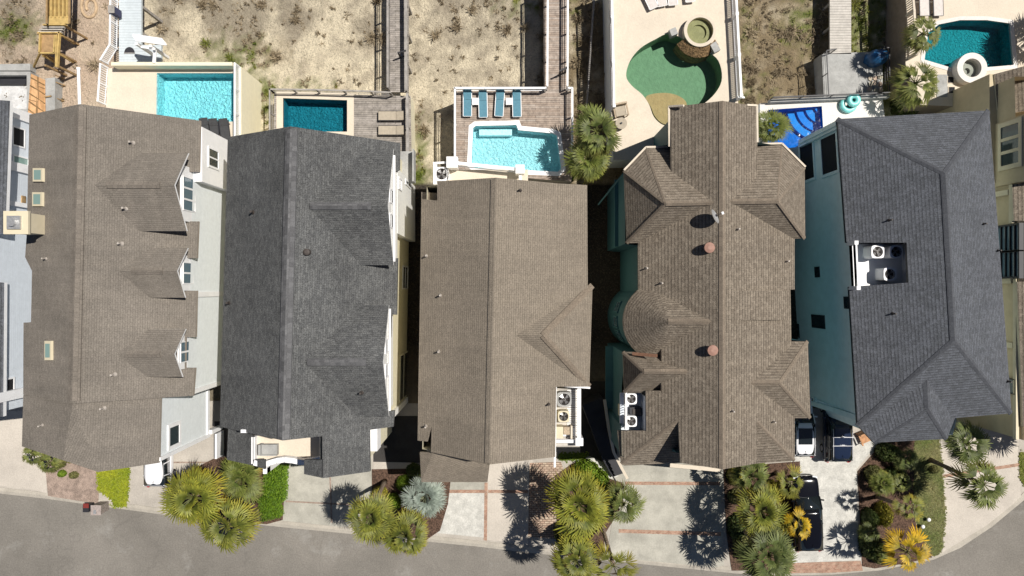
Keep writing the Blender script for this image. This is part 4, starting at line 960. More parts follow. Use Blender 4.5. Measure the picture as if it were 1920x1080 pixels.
# deck 2
z = 2.2
pp2 = outline([(531, 184), (651, 188), (651, 247), (531, 247)], z)
d2 = deck('wooden_deck', 'grey timber pool deck behind the charcoal roofed house', 'deck', outline([(514, 173), (770, 180), (772, 310), (512, 290)], z), [pp2], z, M['wood'], M['cream'])
pool('small rectangular dark teal pool with pale coping set in grey timber deck', pp2, z, 1.3, tile('teal_plaster', (.07, .28, .38), .16, .2, 4), WT, M['deckc'], .5)
rail('railing', 'thin dark wire railing along the top edge of the grey timber deck', [P(514, 174, z), P(600, 175, z), P(700, 178, z), P(736, 180, z)], 1.0, M['woodg'], sp=2.0, bal=0, th=.05)
rail('railing', 'grey railing at the left side of the dark teal pool', [P(514, 260, z), P(514, 174, z)], 1.0, M['woodg'], sp=2.0, bal=0, th=.05)
rail('railing', 'wide grey timber railing along the right edge of the grey deck', [P(768, 300, z), P(767, 182, z)], 1.0, M['woodg'], sp=2.2, bal=0, th=.09)
def boardwalk(label, px0, px1, py0, py1, z, mat, posts, mp):
    wk = thing('boardwalk', label, 'boardwalk', (P((px0 + px1) / 2, 60).x, P(0, 60).y, 0)); MB().bb(P(px0, 0, z).x, P(0, py1, z).y, z - .18, P(px1, 0, z).x, P(0, py0, z).y, z).build('decking', mat, wk)
    for py in posts:
        for px in (px0 + 3, px1 - 3): p = P(px, py, z); MB().bb(p.x - .08, p.y - .08, -.1, p.x + .08, p.y + .08, z - .18).build('post', mp, wk)
    return wk
boardwalk('grey weathered boardwalk with thin dark rail leading to the grey timber deck', 731, 766, -60, 173, 2.2, M['wood'], (5, 60, 120), M['woodg'])
rail('railing', 'left railing of the grey weathered boardwalk', [P(731, -40, 2.2), P(731, 170, 2.2)], 1.0, M['woodg'], sp=2.2, bal=0, th=.07)
rail('railing', 'broad grey handrail on the right of the weathered boardwalk', [P(764, -40, 2.2), P(765, 176, 2.2)], 1.0, M['woodg'], sp=2.2, bal=0, th=.1)
gt = rail('gate', 'small open gate standing on the grey weathered boardwalk', [P(751, 108, 2.2), P(764, 104, 2.2)], 1.1, M['dark'], 'gate', sp=1.0, bal=.2, th=.05)

# deck 3
z = 3.0
pp3 = outline([(887, 240), (892, 236), (950, 235), (968, 234), (972, 244), (1036, 250), (1044, 254), (1052, 316), (1046, 322), (960, 318), (890, 314), (884, 308)], z)
d3 = deck('wooden_deck', 'brown timber deck with lounger row and bright pool', 'deck', outline([(854, 171), (1072, 171), (1072, 340), (854, 325)], z), [pp3], z, M['woodb'], M['woodg'])
pool('angular bright cyan pool with thick white rim in the brown timber deck', pp3, z, 1.1, tile('pale_aqua_plaster', (.64, .9, .97), .07, .18, 3.5), WA, M['white'], .32, .18)
st = MB(); st.bb(P(898, 0, z).x, P(0, 251, z).y, z - 1.1, P(960, 0, z).x, P(0, 240, z).y, z - .5)
sps = [o for o in COL.objects if o.name.startswith('swimming_pool')][-1]
st.build('step', tile('pale_step', (.75, .93, .95), .05, .05, 3), sps)
rail('railing', 'white rimmed wire railing along the top of the brown deck', [P(854, 172, z), P(1022, 172, z)], 1.0, M['white'], sp=2.1, bal=0, th=.07)
rail('railing', 'white railing on the right edge of the brown timber deck', [P(1071, 318, z), P(1071, 172, z), P(1064, 172, z)], 1.0, M['white'], sp=2.1, bal=0, th=.07)
rail('railing', 'white railing at the left edge of the brown timber deck', [P(855, 300, z), P(855, 172, z)], 1.0, M['white'], sp=2.1, bal=0, th=.07)
boardwalk('boardwalk of pale brown boards with white handrails above the brown deck', 1020, 1065, -60, 170, 3.0, M['woodb'], (5, 60, 120), M['woodg'])
rail('railing', 'left white handrail of the pale brown boardwalk', [P(1026, -40, 3), P(1025, 168, 3)], 1.0, M['white'], sp=2.2, bal=0, th=.07)
rail('railing', 'right white handrail of the pale brown boardwalk', [P(1063, -40, 3), P(1062, 168, 3)], 1.0, M['white'], sp=2.2, bal=0, th=.07)
rail('gate', 'dark lattice gate standing open on the pale brown boardwalk', [P(1048, 142, 3), P(1060, 136, 3)], 1.2, M['dark'], 'gate', sp=1.0, bal=.12, th=.05)

# terrace 4
z = 3.5
kid = smooth_loop(outline([(1258, 63), (1228, 74), (1200, 91), (1181, 115), (1174, 142), (1184, 160), (1204, 177), (1217, 196), (1226, 219), (1243, 234), (1266, 234), (1290, 215), (1318, 196), (1340, 176), (1353, 152), (1351, 124), (1338, 104), (1300, 84)], z), 4)
t4 = deck('pool_terrace', 'large cream pool terrace with kidney pool above the brown hipped roof', 'terrace', outline([(1141, -40), (1372, -40), (1384, 187), (1384, 300), (1150, 300), (1146, 200)], z), [kid], z, M['deckc'], M['sage'])
k4 = pool('kidney shaped green pool with tan sun shelf on the large cream terrace', kid, z, 1.6, tile('green_plaster', (.175, .265, .18), .07, .03, 2.5), WG, None, drop=.25)
sf = smooth_loop(outline([(1209, 180), (1222, 172), (1250, 169), (1275, 175), (1292, 190), (1290, 217), (1266, 233), (1244, 233), (1227, 218), (1218, 197)], z), 4)
MB().prism(shrink(sf, .12), z - 1.55, z - .3).build('sun_shelf', tile('tan_plaster', (.45, .265, .15), .08, .02, 3), k4)
sp = thing('hot_tub', 'round raised cream spa spilling over a brown stone wall into the green pool', 'hot tub', P(1315, 56, z))
c = P(1313, 57, z + .6); ro, ri = 1.18, .95
circ = lambda cx, cy, r, n=40: [(cx + r * cos(2 * pi * i / n), cy + r * sin(2 * pi * i / n)) for i in range(n)]
MB().ring(circ(c.x, c.y, ro), circ(c.x, c.y, ri), z - .4, z + .6).build('rim', M['deckc'], sp)
s_ = MB(); s_.ring(circ(c.x, c.y, ri - .01), circ(c.x, c.y, .56), z + .01, z + .2); s_.ring(circ(c.x, c.y, .555), circ(c.x, c.y, .02), z + .01, z + .03); s_.build('seat', tile('spa_plaster', (.27, .26, .14), .1, .02), sp)
MB().add([(x, y, z + .45) for x, y in circ(c.x, c.y, ri - .005)], [list(range(40))]).build('water', WC, sp, uv=False)
wl = MB(); a0, a1 = radians(205), radians(330); n = 20
arc = lambda r: [(c.x + .05 + r * cos(a0 + (a1 - a0) * i / n), c.y + r * sin(a0 + (a1 - a0) * i / n)) for i in range(n + 1)]
o_, i_ = arc(1.75), arc(1.2); poly = o_ + i_[::-1]
for i in range(n):
    wl.add([(*i_[i], z + .5), (*i_[i + 1], z + .5), (*o_[i + 1], z - .1), (*o_[i], z - .1), (*o_[i], z - 1.5), (*o_[i + 1], z - 1.5)], [[0, 1, 2, 3][::-1], [3, 2, 5, 4][::-1]])
wl.build('stone_wall', M['stone'], sp)
st = MB(); p = P(1262, 61, z + .3)
st.box((p.x, p.y, z + .15), (.5, .5, .7), .4)
q = P(1338, 92, z); st.box((q.x, q.y, z + .1), (.5, .7, .7), .5); build_each(st, 'end_stone', M['gconc'], sp)
rail('balustrade', 'white balustrade along the left edge of the large cream terrace', [P(1148, 205, z), P(1143, -40, z)], 1.0, M['white'], sp=3.2, bal=.14, th=.07, post=.2)
rail('balustrade', 'white balustrade along the right edge of the large cream terrace', [P(1382, 186, z), P(1370, -40, z)], 1.0, M['white'], sp=3.0, bal=.14, th=.08, post=.22)
gl = thing('garden_gate', 'short white gate arm at the lower right of the balustrade', 'gate', P(1386, 184, z)); MB().bar(P(1384, 182, z + .9), P(1396, 183, z + .9), .12, .1).build('top_rail', M['white'], gl); MB().bar(P(1390, 183, z), P(1390, 183, z + .9), .1, .1).build('post', M['white'], gl)
# lower timber fence in the strip left of the terrace
rail('fence', 'low grey picket fence in the sandy strip left of the cream terrace', [P(1113, -20, 0), P(1106, 80, 0), P(1096, 225, 0)], 1.2, M['woodg'], 'fence', sp=2.4, bal=.2, th=.05)

# deck 5
z = 2.4
pp5 = outline([(1440, 206), (1541, 199), (1544, 249), (1500, 275), (1440, 282)], z)
t5 = deck('pool_terrace', 'white pool deck with royal blue pool between two roofs', 'terrace', outline([(1425, 194), (1655, 183), (1662, 250), (1640, 330), (1425, 340)], z), [pp5], z, M['deckw'], M['whites'])
k5 = pool('royal blue pool with curved steps partly hidden by a palm', pp5, z, 1.4, tile('royal_blue_plaster', (.012, .17, .5), .15, .06, 2), WB, None, drop=.2)
cc = P(1541, 199, z - .8)
for i, r in enumerate((.75, 1.35, 1.95, 2.55)):
    ar = [(cc.x + r * cos(t), cc.y + r * sin(t)) for t in [pi + pi / 2 * j / 14 for j in range(15)]]
    MB().prism([(cc.x, cc.y)] + ar, z - 1.38, z - .4 - .22 * i).build('step', tile('step_blue_%d' % i, (.05, .24 + .035 * (i % 2), .6), .06, .02), k5)
pw = MB(); p, q = P(1440, 192, z), P(1662, 183, z); pw.bar(p + Vector((0, 0, .2)), q + Vector((0, 0, .2)), .22, .6); pw.build('curb', M['gconc'], t5)
rail('railing', 'dark metal railing on the grey curb above the royal blue pool', [p + Vector((0, .1, .5)), q + Vector((0, .1, .5))], .6, M['dark'], sp=2.4, bal=0, th=.04, post=.05)
tb = thing('inflatable_ring', 'turquoise inflatable swim ring on the white pool deck', 'swim ring', P(1590, 196, z))
def torus(c, R, r, n=24, k=10, sy=1.0):
    mb = MB(); vs = []; fs = []
    for i in range(n):
        a = 2 * pi * i / n
        for j in range(k):
            b = 2 * pi * j / k; vs.append((c[0] + (R + r * cos(b)) * cos(a), c[1] + (R + r * cos(b)) * sin(a) * sy, c[2] + r * sin(b)))
    for i in range(n):
        for j in range(k): fs.append([i * k + j, ((i + 1) % n) * k + j, ((i + 1) % n) * k + (j + 1) % k, i * k + (j + 1) % k])
    return mb.add(vs, fs)
p = P(1588, 197, z); torus((p.x, p.y, z + .22), .46, .2).build('tube', M['turq'], tb, smooth=True, uv=False); q = P(1592, 192, z); torus((q.x + .05, q.y, z + .62), .32, .2).build('upper_tube', M['turq'], tb, smooth=True, uv=False)
# patio 5 + walkway 5
z = 1.5
pt = deck('patio', 'grey stone patio between the pale walkway and the retaining wall', 'patio', outline([(1541, 101), (1655, 96), (1655, 186), (1545, 186)], z), [], z, M['gconc'], M['gconc'])
boardwalk('pale plank walkway leading down to the grey stone patio', 1556, 1596, -60, 101, 1.5, M['woodp'], (5, 50), M['woodg'])
rail('railing', 'thin dark metal railing at the left of the grey stone patio', [P(1543, 186, z), P(1539, 103, z), P(1557, 100, z)], 1.0, M['dark'], sp=2.0, bal=0, th=.04, post=.05)
rail('railing', 'thin dark metal railing at the right of the grey stone patio', [P(1655, 184, z), P(1655, 98, z), P(1640, 96, z)], 1.0, M['dark'], sp=2.0, bal=0, th=.04, post=.05)
gr = thing('grill', 'barbecue grill under a crumpled blue cover on the stone patio', 'grill', P(1638, 112, z)); p = P(1638, 112, z)
cv = MB(); rr = random.Random(3); vs = []; n = 18
for k_, (rad, zz) in enumerate(((.75, .02), (.72, .5), (.62, .95), (.3, 1.12))):
    for i in range(n):
        a = 2 * pi * i / n; q = rad * (1 + rr.uniform(-.12, .12)); vs.append((p.x + q * cos(a) * 1.05, p.y + q * sin(a) * .8, z + zz + (rr.uniform(-.06, .06) if k_ else 0)))
vs.append((p.x, p.y, z + 1.14)); fs = [[k_ * n + i, k_ * n + (i + 1) % n, (k_ + 1) * n + (i + 1) % n, (k_ + 1) * n + i] for k_ in range(3) for i in range(n)] + [[3 * n + i, 3 * n + (i + 1) % n, 4 * n] for i in range(n)]
cv.add(vs, fs).build('cover', M['tarp'], gr, smooth=True, uv=False)
hb = MB(); hb.bar((p.x + .2, p.y + .2, z + 1.17), (p.x + .45, p.y + .1, z + 1.17), .05, .05); hb.build('handle', M['metal'], gr)
rr = random.Random(8)
for i in range(9):
    px_, py_ = 1632 + (i % 3) * 9 + rr.uniform(-2, 2), 146 + (i // 3) * 11 + rr.uniform(-2, 2); q = P(px_, py_, z); s = MB(); m_ = rr.randint(5, 7)
    s.prism([(q.x + rr.uniform(.14, .24) * cos(2 * pi * j / m_), q.y + rr.uniform(.14, .24) * sin(2 * pi * j / m_)) for j in range(m_)], z, z + rr.uniform(.04, .1))
    tag(s.build('flagstone', plain('flagstone_%d' % i, (.4 + rr.uniform(-.05, .05), .34, .27), .8, .2, 6)), 'loose tan flagstone lying on the patio below the blue grill cover', 'stone', 'flagstones on the patio')

# terrace 6
z = 3.0
pp6 = outline([(1733, 112), (1740, 62), (1760, 46), (1800, 38), (1850, 38), (1893, 44), (1900, 122), (1842, 127), (1800, 132)], z)
t6 = deck('pool_terrace', 'cream terrace with teal pool at the top right corner', 'terrace', outline([(1702, -60), (2060, -60), (2060, 165), (1800, 200), (1720, 196), (1698, 120)], z), [pp6], z, M['deckc'], plain('tan_retaining_wall', (.28, .22, .17), .8, .12, 3))
pool('teal pool with curved white far edge and a round white spa', pp6, z, 1.3, tile('teal_plaster_b', (.07, .36, .41), .14, .15, 4), WT, M['deckw'], .28)
sp = thing('hot_tub', 'round white ringed spa on the edge of the teal pool', 'hot tub', P(1823, 128, z)); c = P(1823, 127, z + .7)
MB().ring(circ(c.x, c.y, 1.1), circ(c.x, c.y, .68), z - .5, z + .7).build('rim', M['deckw'], sp); MB().ring(circ(c.x, c.y, .675), circ(c.x, c.y, .02), z + .01, z + .05).build('floor', M['gconc'], sp)
MB().ring(circ(c.x - .08, c.y - .05, .45), circ(c.x - .1, c.y - .1, .22), z + .05, z + .25).build('seat', M['gconc'], sp); MB().add([(x, y, z + .35) for x, y in circ(c.x, c.y, .675)], [list(range(40))]).build('water', WC, sp, uv=False)
for px, py in ((1782, 150), (1784, 169)):
    p = P(px, py, z); o = thing('deck_hatch', 'square black hatch in the cream terrace, %s' % ('nearer the teal pool' if py < 160 else 'farther from the teal pool'), 'hatch', (p.x, p.y, z))
    MB().bb(p.x - .22, p.y - .22, z, p.x + .22, p.y + .22, z + .03).build('cover', M['black'], o); MB().ring([(p.x - .26, p.y - .26), (p.x + .26, p.y - .26), (p.x + .26, p.y + .26), (p.x - .26, p.y + .26)], [(p.x - .22, p.y - .22), (p.x + .22, p.y - .22), (p.x + .22, p.y + .22), (p.x - .22, p.y + .22)], z, z + .045).build('rim', M['deckc'], o)
rail('balustrade', 'tan baluster railing along the left edge of the top right terrace', [P(1704, 110, z), P(1700, 30, z), P(1694, -40, z)], 1.0, M['deckc'], sp=2.0, bal=.16, th=.08, post=.16)
pl_ = MB(); pl_.bb(P(1756, 0, z).x, P(0, 182, z).y, z, P(1776, 0, z).x, P(0, 140, z).y, z + .04); pl_.build('grey_slab', M['gconc'], t6)
# ------------------------------------------------------------------ loungers, tables, chairs
def lounger(label, px, py, z, rz, fab, frame, group, L=1.95, Wd=.68, back=.75, tilt=.12):
    r = thing('sun_lounger', label, 'sun lounger', P(px, py, z), rz, group); L2 = L / 2
    s = MB(); s.box((0, -back / 2, .34), (Wd, L - back, .05)); s.build('seat', fab, r, world=False)
    b = MB(); y0 = L2 - back; b.add([(-Wd / 2, y0 + .02, .34), (Wd / 2, y0 + .02, .34), (Wd / 2, L2, .34 + tilt * back * 2.2), (-Wd / 2, L2, .34 + tilt * back * 2.2), (-Wd / 2, y0 + .02, .29), (Wd / 2, y0 + .02, .29), (Wd / 2, L2, .29 + tilt * back * 2.2), (-Wd / 2, L2, .29 + tilt * back * 2.2)], [[0, 1, 2, 3], [7, 6, 5, 4], [0, 4, 5, 1], [1, 5, 6, 2], [2, 6, 7, 3], [3, 7, 4, 0]]); b.build('backrest', fab, r, world=False)
    f = MB(); 
    for sx in (-1, 1): f.bar((sx * (Wd / 2 + .02), -L2, .33), (sx * (Wd / 2 + .02), L2 - .1, .33), .05, .07)
    f.bar((-Wd / 2, -L2, .33), (Wd / 2, -L2, .33), .05, .06); f.build('frame', frame, r, world=False)
    for sx in (-1, 1):
        for sy in (-.8, .6): MB().bar((sx * Wd / 2 * .95, sy * L2, 0), (sx * Wd / 2 * .95, sy * L2, .32), .06, .06).build('leg', frame, r, world=False)
    return r
g = 'blue loungers in a row on the brown deck'
for px, py, rz, lb in ((877, 195, 0, 'blue sling lounger at the left end of the row on the brown deck'), (906, 197, .02, 'blue sling lounger second from the left, right of the first white table'), (937, 195, -.06, 'blue sling lounger second from the right, left of the other white table'), (969, 196, .02, 'blue sling lounger at the right end of the row on the brown deck')):
    lounger(lb, px, py, 3.0, rz, M['fabB'], M['white'], g, 1.95, .58)
for px, lb in ((892, 'small white square table between the two left blue loungers'), (955, 'small white square table between the two right blue loungers')):
    r = thing('side_table', lb, 'table', P(px, 193, 3.0), 0, 'white tables between the blue loungers'); MB().box((0, 0, .45), (.5, .5, .05)).build('table_top', M['white'], r, world=False)
    for sx in (-1, 1):
        for sy in (-1, 1): MB().bar((sx * .2, sy * .2, 0), (sx * .2, sy * .2, .43), .05, .05).build('leg', M['white'], r, world=False)
for py, lb in ((219, 'tan cushioned lounger on the grey deck, the one farther from the charcoal roof'), (246, 'tan cushioned lounger on the grey deck, the one nearer the charcoal roof')):
    lounger(lb, 735, py, 2.2, -pi / 2, M['fabT'], M['dark'], 'tan loungers on the grey deck', 1.9, .66, .6, .1)
for i, (px, py, rz, lb) in enumerate(((388, 246, .1, 'charcoal lounger by the aqua pool, leftmost and half under the taupe eave'), (405, 247, .08, 'charcoal lounger by the aqua pool, between two others'), (425, 247, .12, 'charcoal lounger by the aqua pool, nearest the white balustrade'))):
    lounger(lb, px, py, 4.2, rz, M['fabD'], M['dark'], 'charcoal loungers at the aqua pool', 1.7, .62, .5, .15)
for i, (px, py, rz, lb) in enumerate(((1214, -4, .45, 'pale lounger at the top edge of the cream terrace, most turned and leftmost'), (1236, -10, .2, 'pale lounger at the top edge of the cream terrace, second from left'), (1258, -12, .1, 'pale lounger at the top edge of the cream terrace, second from right'), (1290, -18, .1, 'pale lounger at the top edge of the cream terrace, rightmost and barely seen'))):
    lounger(lb, px, py, 3.5, rz, M['fabW'], M['white'], 'pale loungers on the large terrace', 1.95, .62)
for px, lb in ((1728, 'grey lounger above the teal pool, nearer the tan balustrade'), (1754, 'grey lounger above the teal pool, farther from the tan balustrade')):
    lounger(lb, px, 8, 3.0, .03, M['fabW'], M['dark'], 'grey loungers above the teal pool', 1.95, .66)
def armchair(label, px, py, z, rz, mat, w=.85):
    r = thing('armchair', label, 'chair', P(px, py, z), rz); MB().box((0, 0, .36), (w * .78, w * .8, .16)).build('seat', M['fabT'] if mat is M['wicker'] else mat, r, world=False)
    b = MB(); b.bar((-w / 2, w / 2 - .06, .55), (w / 2, w / 2 - .06, .55), .12, .75); b.build('backrest', mat, r, world=False)
    for sx in (-1, 1): MB().bar((sx * w / 2, -w / 2, .55), (sx * w / 2, w / 2 - .12, .55), .1, .1).build('armrest', mat, r, world=False)
    for sx in (-1, 1):
        for sy in (-1, 1): MB().bar((sx * w * .46, sy * w * .44, 0), (sx * w * .46, sy * w * .44, .5), .06, .06).build('leg', mat, r, world=False)
    return r
armchair('tan wicker armchair on the cream terrace beside a large palm', 1162, 210, 3.5, .2, M['wicker'], .95)
armchair('brown slatted wooden chair beside the navy parked car', 1618, 818, .13, .4, M['teak'], .95)
r = thing('round_table', 'round pale table beside the wicker armchair', 'table', P(1163, 234, 3.5)); n = 24
MB().prism([(.42 * cos(2 * pi * i / n), .42 * sin(2 * pi * i / n)) for i in range(n)], .45, .5).build('table_top', M['fabT'], r, world=False); MB().tube([(0, 0, 0), (0, 0, .45)], .05, 8).build('leg', M['wicker'], r, world=False)
MB().prism([(.24 * cos(2 * pi * i / n), .24 * sin(2 * pi * i / n)) for i in range(n)], 0, .04).build('base', M['wicker'], r, world=False); MB().tube([(0, 0, .5), (0, 0, .62)], .07, 10).build('centre_cap', M['dark'], r, world=False)

# ------------------------------------------------------------------ air conditioners, dish
def ac(label, px, py, z, w, mat, rz=0, group=None, top=.85):
    p = P(px, py, z + top); r = thing('air_conditioner', label, 'air conditioner', (p.x, p.y, z), rz, group); n = 24
    cr = lambda rad: [(rad * cos(2 * pi * i / n), rad * sin(2 * pi * i / n)) for i in range(n)]
    k = w / 2; sq = []
    for i in range(n):
        a = 2 * pi * i / n; c_, s_ = cos(a), sin(a); e = 1 / (abs(c_) ** 6 + abs(s_) ** 6) ** (1 / 6); sq.append((k * e * c_, k * e * s_))
    b = MB(); b.ring(sq, cr(w * .41), 0, top); b.prism(cr(w * .41), .0, top - .25, 1); b.build('casing', [mat, M['black']], r, world=False)
    f = MB()
    for i in range(4):
        a = pi / 2 * i + .3; f.add([(0, 0, top - .14), (w * .38 * cos(a), w * .38 * sin(a), top - .18), (w * .38 * cos(a + .75), w * .38 * sin(a + .75), top - .11)], [[0, 1, 2]])
    f.tube([(0, 0, top - .2), (0, 0, top - .06)], w * .1, 12); f.build('fan', M['metal'], r, world=False)
    gr = MB()
    for rad in (.14, .22, .3, .37):
        q = cr(w * rad)
        for i in range(n): gr.bar((*q[i], top + .01), (*q[(i + 1) % n], top + .01), .012, .012)
    for i in range(6): a = pi * i / 6; gr.bar((w * .4 * cos(a), w * .4 * sin(a), top + .01), (-w * .4 * cos(a), -w * .4 * sin(a), top + .01), .016, .012)
    gr.build('grille', M['lead'], r, world=False); return r
ac('large grey fan unit at the top of the brown house equipment deck', 1058, 749, 8.0, .95, M['gconc'])
ac('smaller beige fan unit below the grey one on the equipment deck', 1057, 781, 8.0, .74, M['beiget'])
r = thing('equipment_cabinet', 'low beige cabinet with hood below the fan units on the equipment deck', 'cabinet', P(1053, 806, 8.0)); MB().box((-.25, 0, .45), (.6, .75, .9)).build('case', M['beiget'], r, world=False); MB().box((.3, .05, .3), (.4, .5, .6)).build('hood', M['wicker'], r, world=False); MB().box((.62, -.05, .3), (.12, .85, .6)).build('side_panel', M['deckc'], r, world=False)
ac('white fan unit in the brown house recess, the upper one of two', 1184, 748, 7.6, .72, M['white'])
ac('white fan unit in the brown house recess, the lower one of two', 1184, 790, 7.6, .72, M['white'])
r = thing('equipment_cabinet', 'dark rounded cabinet between the two white fan units in the recess', 'cabinet', P(1190, 769, 7.6)); MB().prism([(.3 * (1 / (abs(cos(a)) ** 5 + abs(sin(a)) ** 5) ** .2) * cos(a) * 1.4, .3 * (1 / (abs(cos(a)) ** 5 + abs(sin(a)) ** 5) ** .2) * sin(a)) for a in [2 * pi * i / 24 for i in range(24)]], 0, .6).build('case', M['dark'], r, world=False); MB().box((0, 0, .63), (.5, .35, .05)).build('lid', M['lead'], r, world=False)
ac('white fan unit in the blue-grey roof recess, upper left of three', 1646, 472, 9.0, .82, M['white'], top=1.15)
ac('white fan unit in the blue-grey roof recess, upper right of three', 1681, 472, 9.0, .82, M['white'], top=1.15)
ac('white fan unit in the blue-grey roof recess, lower one of three', 1669, 514, 9.0, .82, M['white'], top=1.15)
ac('white fan unit on the balcony beside the white railing of the brown-roofed house', 828, 326, 6.0, .95, M['white'])
loc, n_ = h4.hit(1334, 409); r = thing('satellite_dish', 'grey satellite dish on the brown roof above the red vent', 'satellite dish', loc)
MB().tube([(0, 0, -.05), (0, 0, .55)], .035, 8).build('mast', M['lead'], r, world=False)
d = MB(); ax = Vector((.75, .35, .55)).normalized(); u = ax.cross(Vector((0, 0, 1))).normalized(); v = u.cross(ax); c = Vector((-.05, 0, .62)); vs = [c]; fs = []
for k in range(1, 5):
    for i in range(20): a = 2 * pi * i / 20; q = k / 4; vs.append(c + (u * cos(a) * 1.0 + v * sin(a) * .9) * .46 * q + ax * .12 * q * q)
for i in range(20): fs.append([0, 1 + i, 1 + (i + 1) % 20])
for k in range(3):
    for i in range(20): fs.append([1 + k * 20 + i, 1 + (k + 1) * 20 + i, 1 + (k + 1) * 20 + (i + 1) % 20, 1 + k * 20 + (i + 1) % 20])
d.add(vs, fs).build('dish', M['metal'], r, smooth=True, world=False, uv=False); MB().bar(c - v * .4, c + ax * .55 - v * .1, .03, .03).build('arm', M['lead'], r, world=False); MB().box(c + ax * .58 - v * .08, (.12, .16, .1), .4).build('receiver', M['white'], r, world=False)

# ------------------------------------------------------------------ cars, all nose up the picture
def car(label, x, y, L, Wd, Ht, mat, rz=0, sunroof=False, bars=0, rails=None, z=.13, cat='car', name='parked_car'):
    r = thing(name, label, cat, (x, y, z), rz); w = Wd / 2
    def loft(st, ring, capends=True):
        mb = MB(); vs = []; n = None
        for s in st: q = ring(*s); n = len(q); vs += q
        fs = [[i * n + j, i * n + (j + 1) % n, (i + 1) * n + (j + 1) % n, (i + 1) * n + j] for i in range(len(st) - 1) for j in range(n)]
        fs += [list(range(n)), [(len(st) - 1) * n + j for j in range(n)][::-1]]; return mb.add(vs, fs)
    k = Ht / 1.75; bt = 1.0 * k
    def ringb(t, ww, zt):
        y_ = t * L; h = [(.0, .28), (ww * .86, .28), (ww * .98, .42), (ww, .62 * k), (ww * .985, zt - .1), (ww * .93, zt - .02), (ww * .5, zt + .025)]
        return [Vector((a, y_, b)) for a, b in h] + [Vector((0, y_, zt + .035))] + [Vector((-a, y_, b)) for a, b in h[:0:-1]]
    st = [(.5, w * .62, .66 * k), (.49, w * .8, .76 * k), (.465, w * .91, .86 * k), (.42, w * .97, .91 * k), (.3, w, .95 * k), (.2, w, bt), (.0, w, bt), (-.3, w, bt), (-.44, w * .985, bt), (-.48, w * .95, .95 * k), (-.494, w * .88, .85 * k), (-.5, w * .8, .7 * k)]
    b = loft(st, ringb).build('body', mat, r, smooth=True, world=False, uv=False)
    m_ = b.modifiers.new('sub', 'SUBSURF'); m_.levels = m_.render_levels = 1
    zr = Ht
    gs = [(.235, .9, bt - .03), (.10, .80, zr - .09), (-.0, .79, zr - .05), (-.43, .78, zr - .07), (-.485, .87, bt)]
    def ringg(t, f, zt):
        y_ = t * L; a = w * f
        return [Vector((w * .93, y_, bt - .06)), Vector((a * .5 + w * .46, y_, (zt + bt) / 2)), Vector((a, y_, zt)), Vector((0, y_, zt + .03)), Vector((-a, y_, zt)), Vector((-a * .5 - w * .46, y_, (zt + bt) / 2)), Vector((-w * .93, y_, bt - .06))]
    loft(gs, ringg).build('cabin_glass', M['cglass'], r, smooth=True, world=False, uv=False)
    rf = MB(); vs = []; ny, nx = 9, 7
    for j in range(ny):
        t = .105 + (-.44 - .105) * j / (ny - 1); taper = 1 - .12 * abs(j / (ny - 1) * 2 - 1) ** 4
        for i in range(nx):
            u = i / (nx - 1) * 2 - 1; vs.append((u * w * .8 * taper, t * L, zr + .0 - .07 * u ** 4 - .06 * abs(j / (ny - 1) * 2 - 1) ** 3))
    fs = [[j * nx + i, j * nx + i + 1, (j + 1) * nx + i + 1, (j + 1) * nx + i][::-1] for j in range(ny - 1) for i in range(nx - 1)]
    ro = rf.add(vs, fs).build('roof', mat, r, smooth=True, world=False, uv=False); so_ = ro.modifiers.new('solid', 'SOLIDIFY'); so_.thickness = .05; so_.offset = -1
    pl = MB()
    for sx in (-1, 1):
        for (t0, z0, t1, z1) in ((.235, bt, .10, zr - .08), (-.06, bt, -.08, zr - .08), (-.27, bt, -.27, zr - .08), (-.49, bt - .02, -.43, zr - .08)):
            pl.bar((sx * w * .925, t0 * L, z0), (sx * w * .8, t1 * L, z1), .07, .05)
    build_each(pl, 'pillar', mat, r, world=False, uv=False)
    for sx in (-1, 1):
        for t in (.31, -.31):
            wh = MB().tube([(sx * (w - .22), t * L, .34), (sx * (w - .01), t * L, .34)], .35, 20).build('wheel', M['tyre'], r, world=False, uv=False)
            MB().tube([(sx * (w - .05), t * L, .34), (sx * (w + .012), t * L, .34)], .21, 12).build('rim', M['rim'], wh, world=False, uv=False)
        MB().box((sx * w * .72, L * .482, .72 * k), (.38, .14, .14), sx * -.25).build('headlight', M['lamp'], r, world=False, uv=False)
        MB().box((sx * w * .84, -L * .491, .85 * k), (.2, .1, .28), sx * .2).build('taillight', M['tail'], r, world=False, uv=False)
        MB().box((sx * (w + .1), L * .19, bt + .04), (.24, .1, .16), sx * -.15).build('wing_mirror', mat, r, world=False, uv=False)
        if rails: MB().tube([(sx * w * .73, .04 * L, zr), (sx * w * .74, .0, zr + .05), (sx * w * .74, -.38 * L, zr + .05), (sx * w * .72, -.42 * L, zr - .01)], .025, 6).build('roof_rail', rails, r, world=False, uv=False)
    for i in range(bars): t = -.08 - .13 * i; MB().bar((-w * .8, t * L, zr + .07), (w * .8, t * L, zr + .07), .05, .035).build('crossbar', rails, r, world=False, uv=False)
    if sunroof:
        sg = MB().add([(-w * .56, .02 * L, zr + .012), (w * .56, .02 * L, zr + .012), (w * .56, -.25 * L, zr + .012), (-w * .56, -.25 * L, zr + .012), (-w * .56, .02 * L, zr - .03), (w * .56, .02 * L, zr - .03), (w * .56, -.25 * L, zr - .03), (-w * .56, -.25 * L, zr - .03)], [[3, 2, 1, 0], [0, 1, 5, 4], [1, 2, 6, 5], [2, 3, 7, 6], [3, 0, 4, 7]]).build('sunroof', M['cglass'], r, world=False, uv=False)
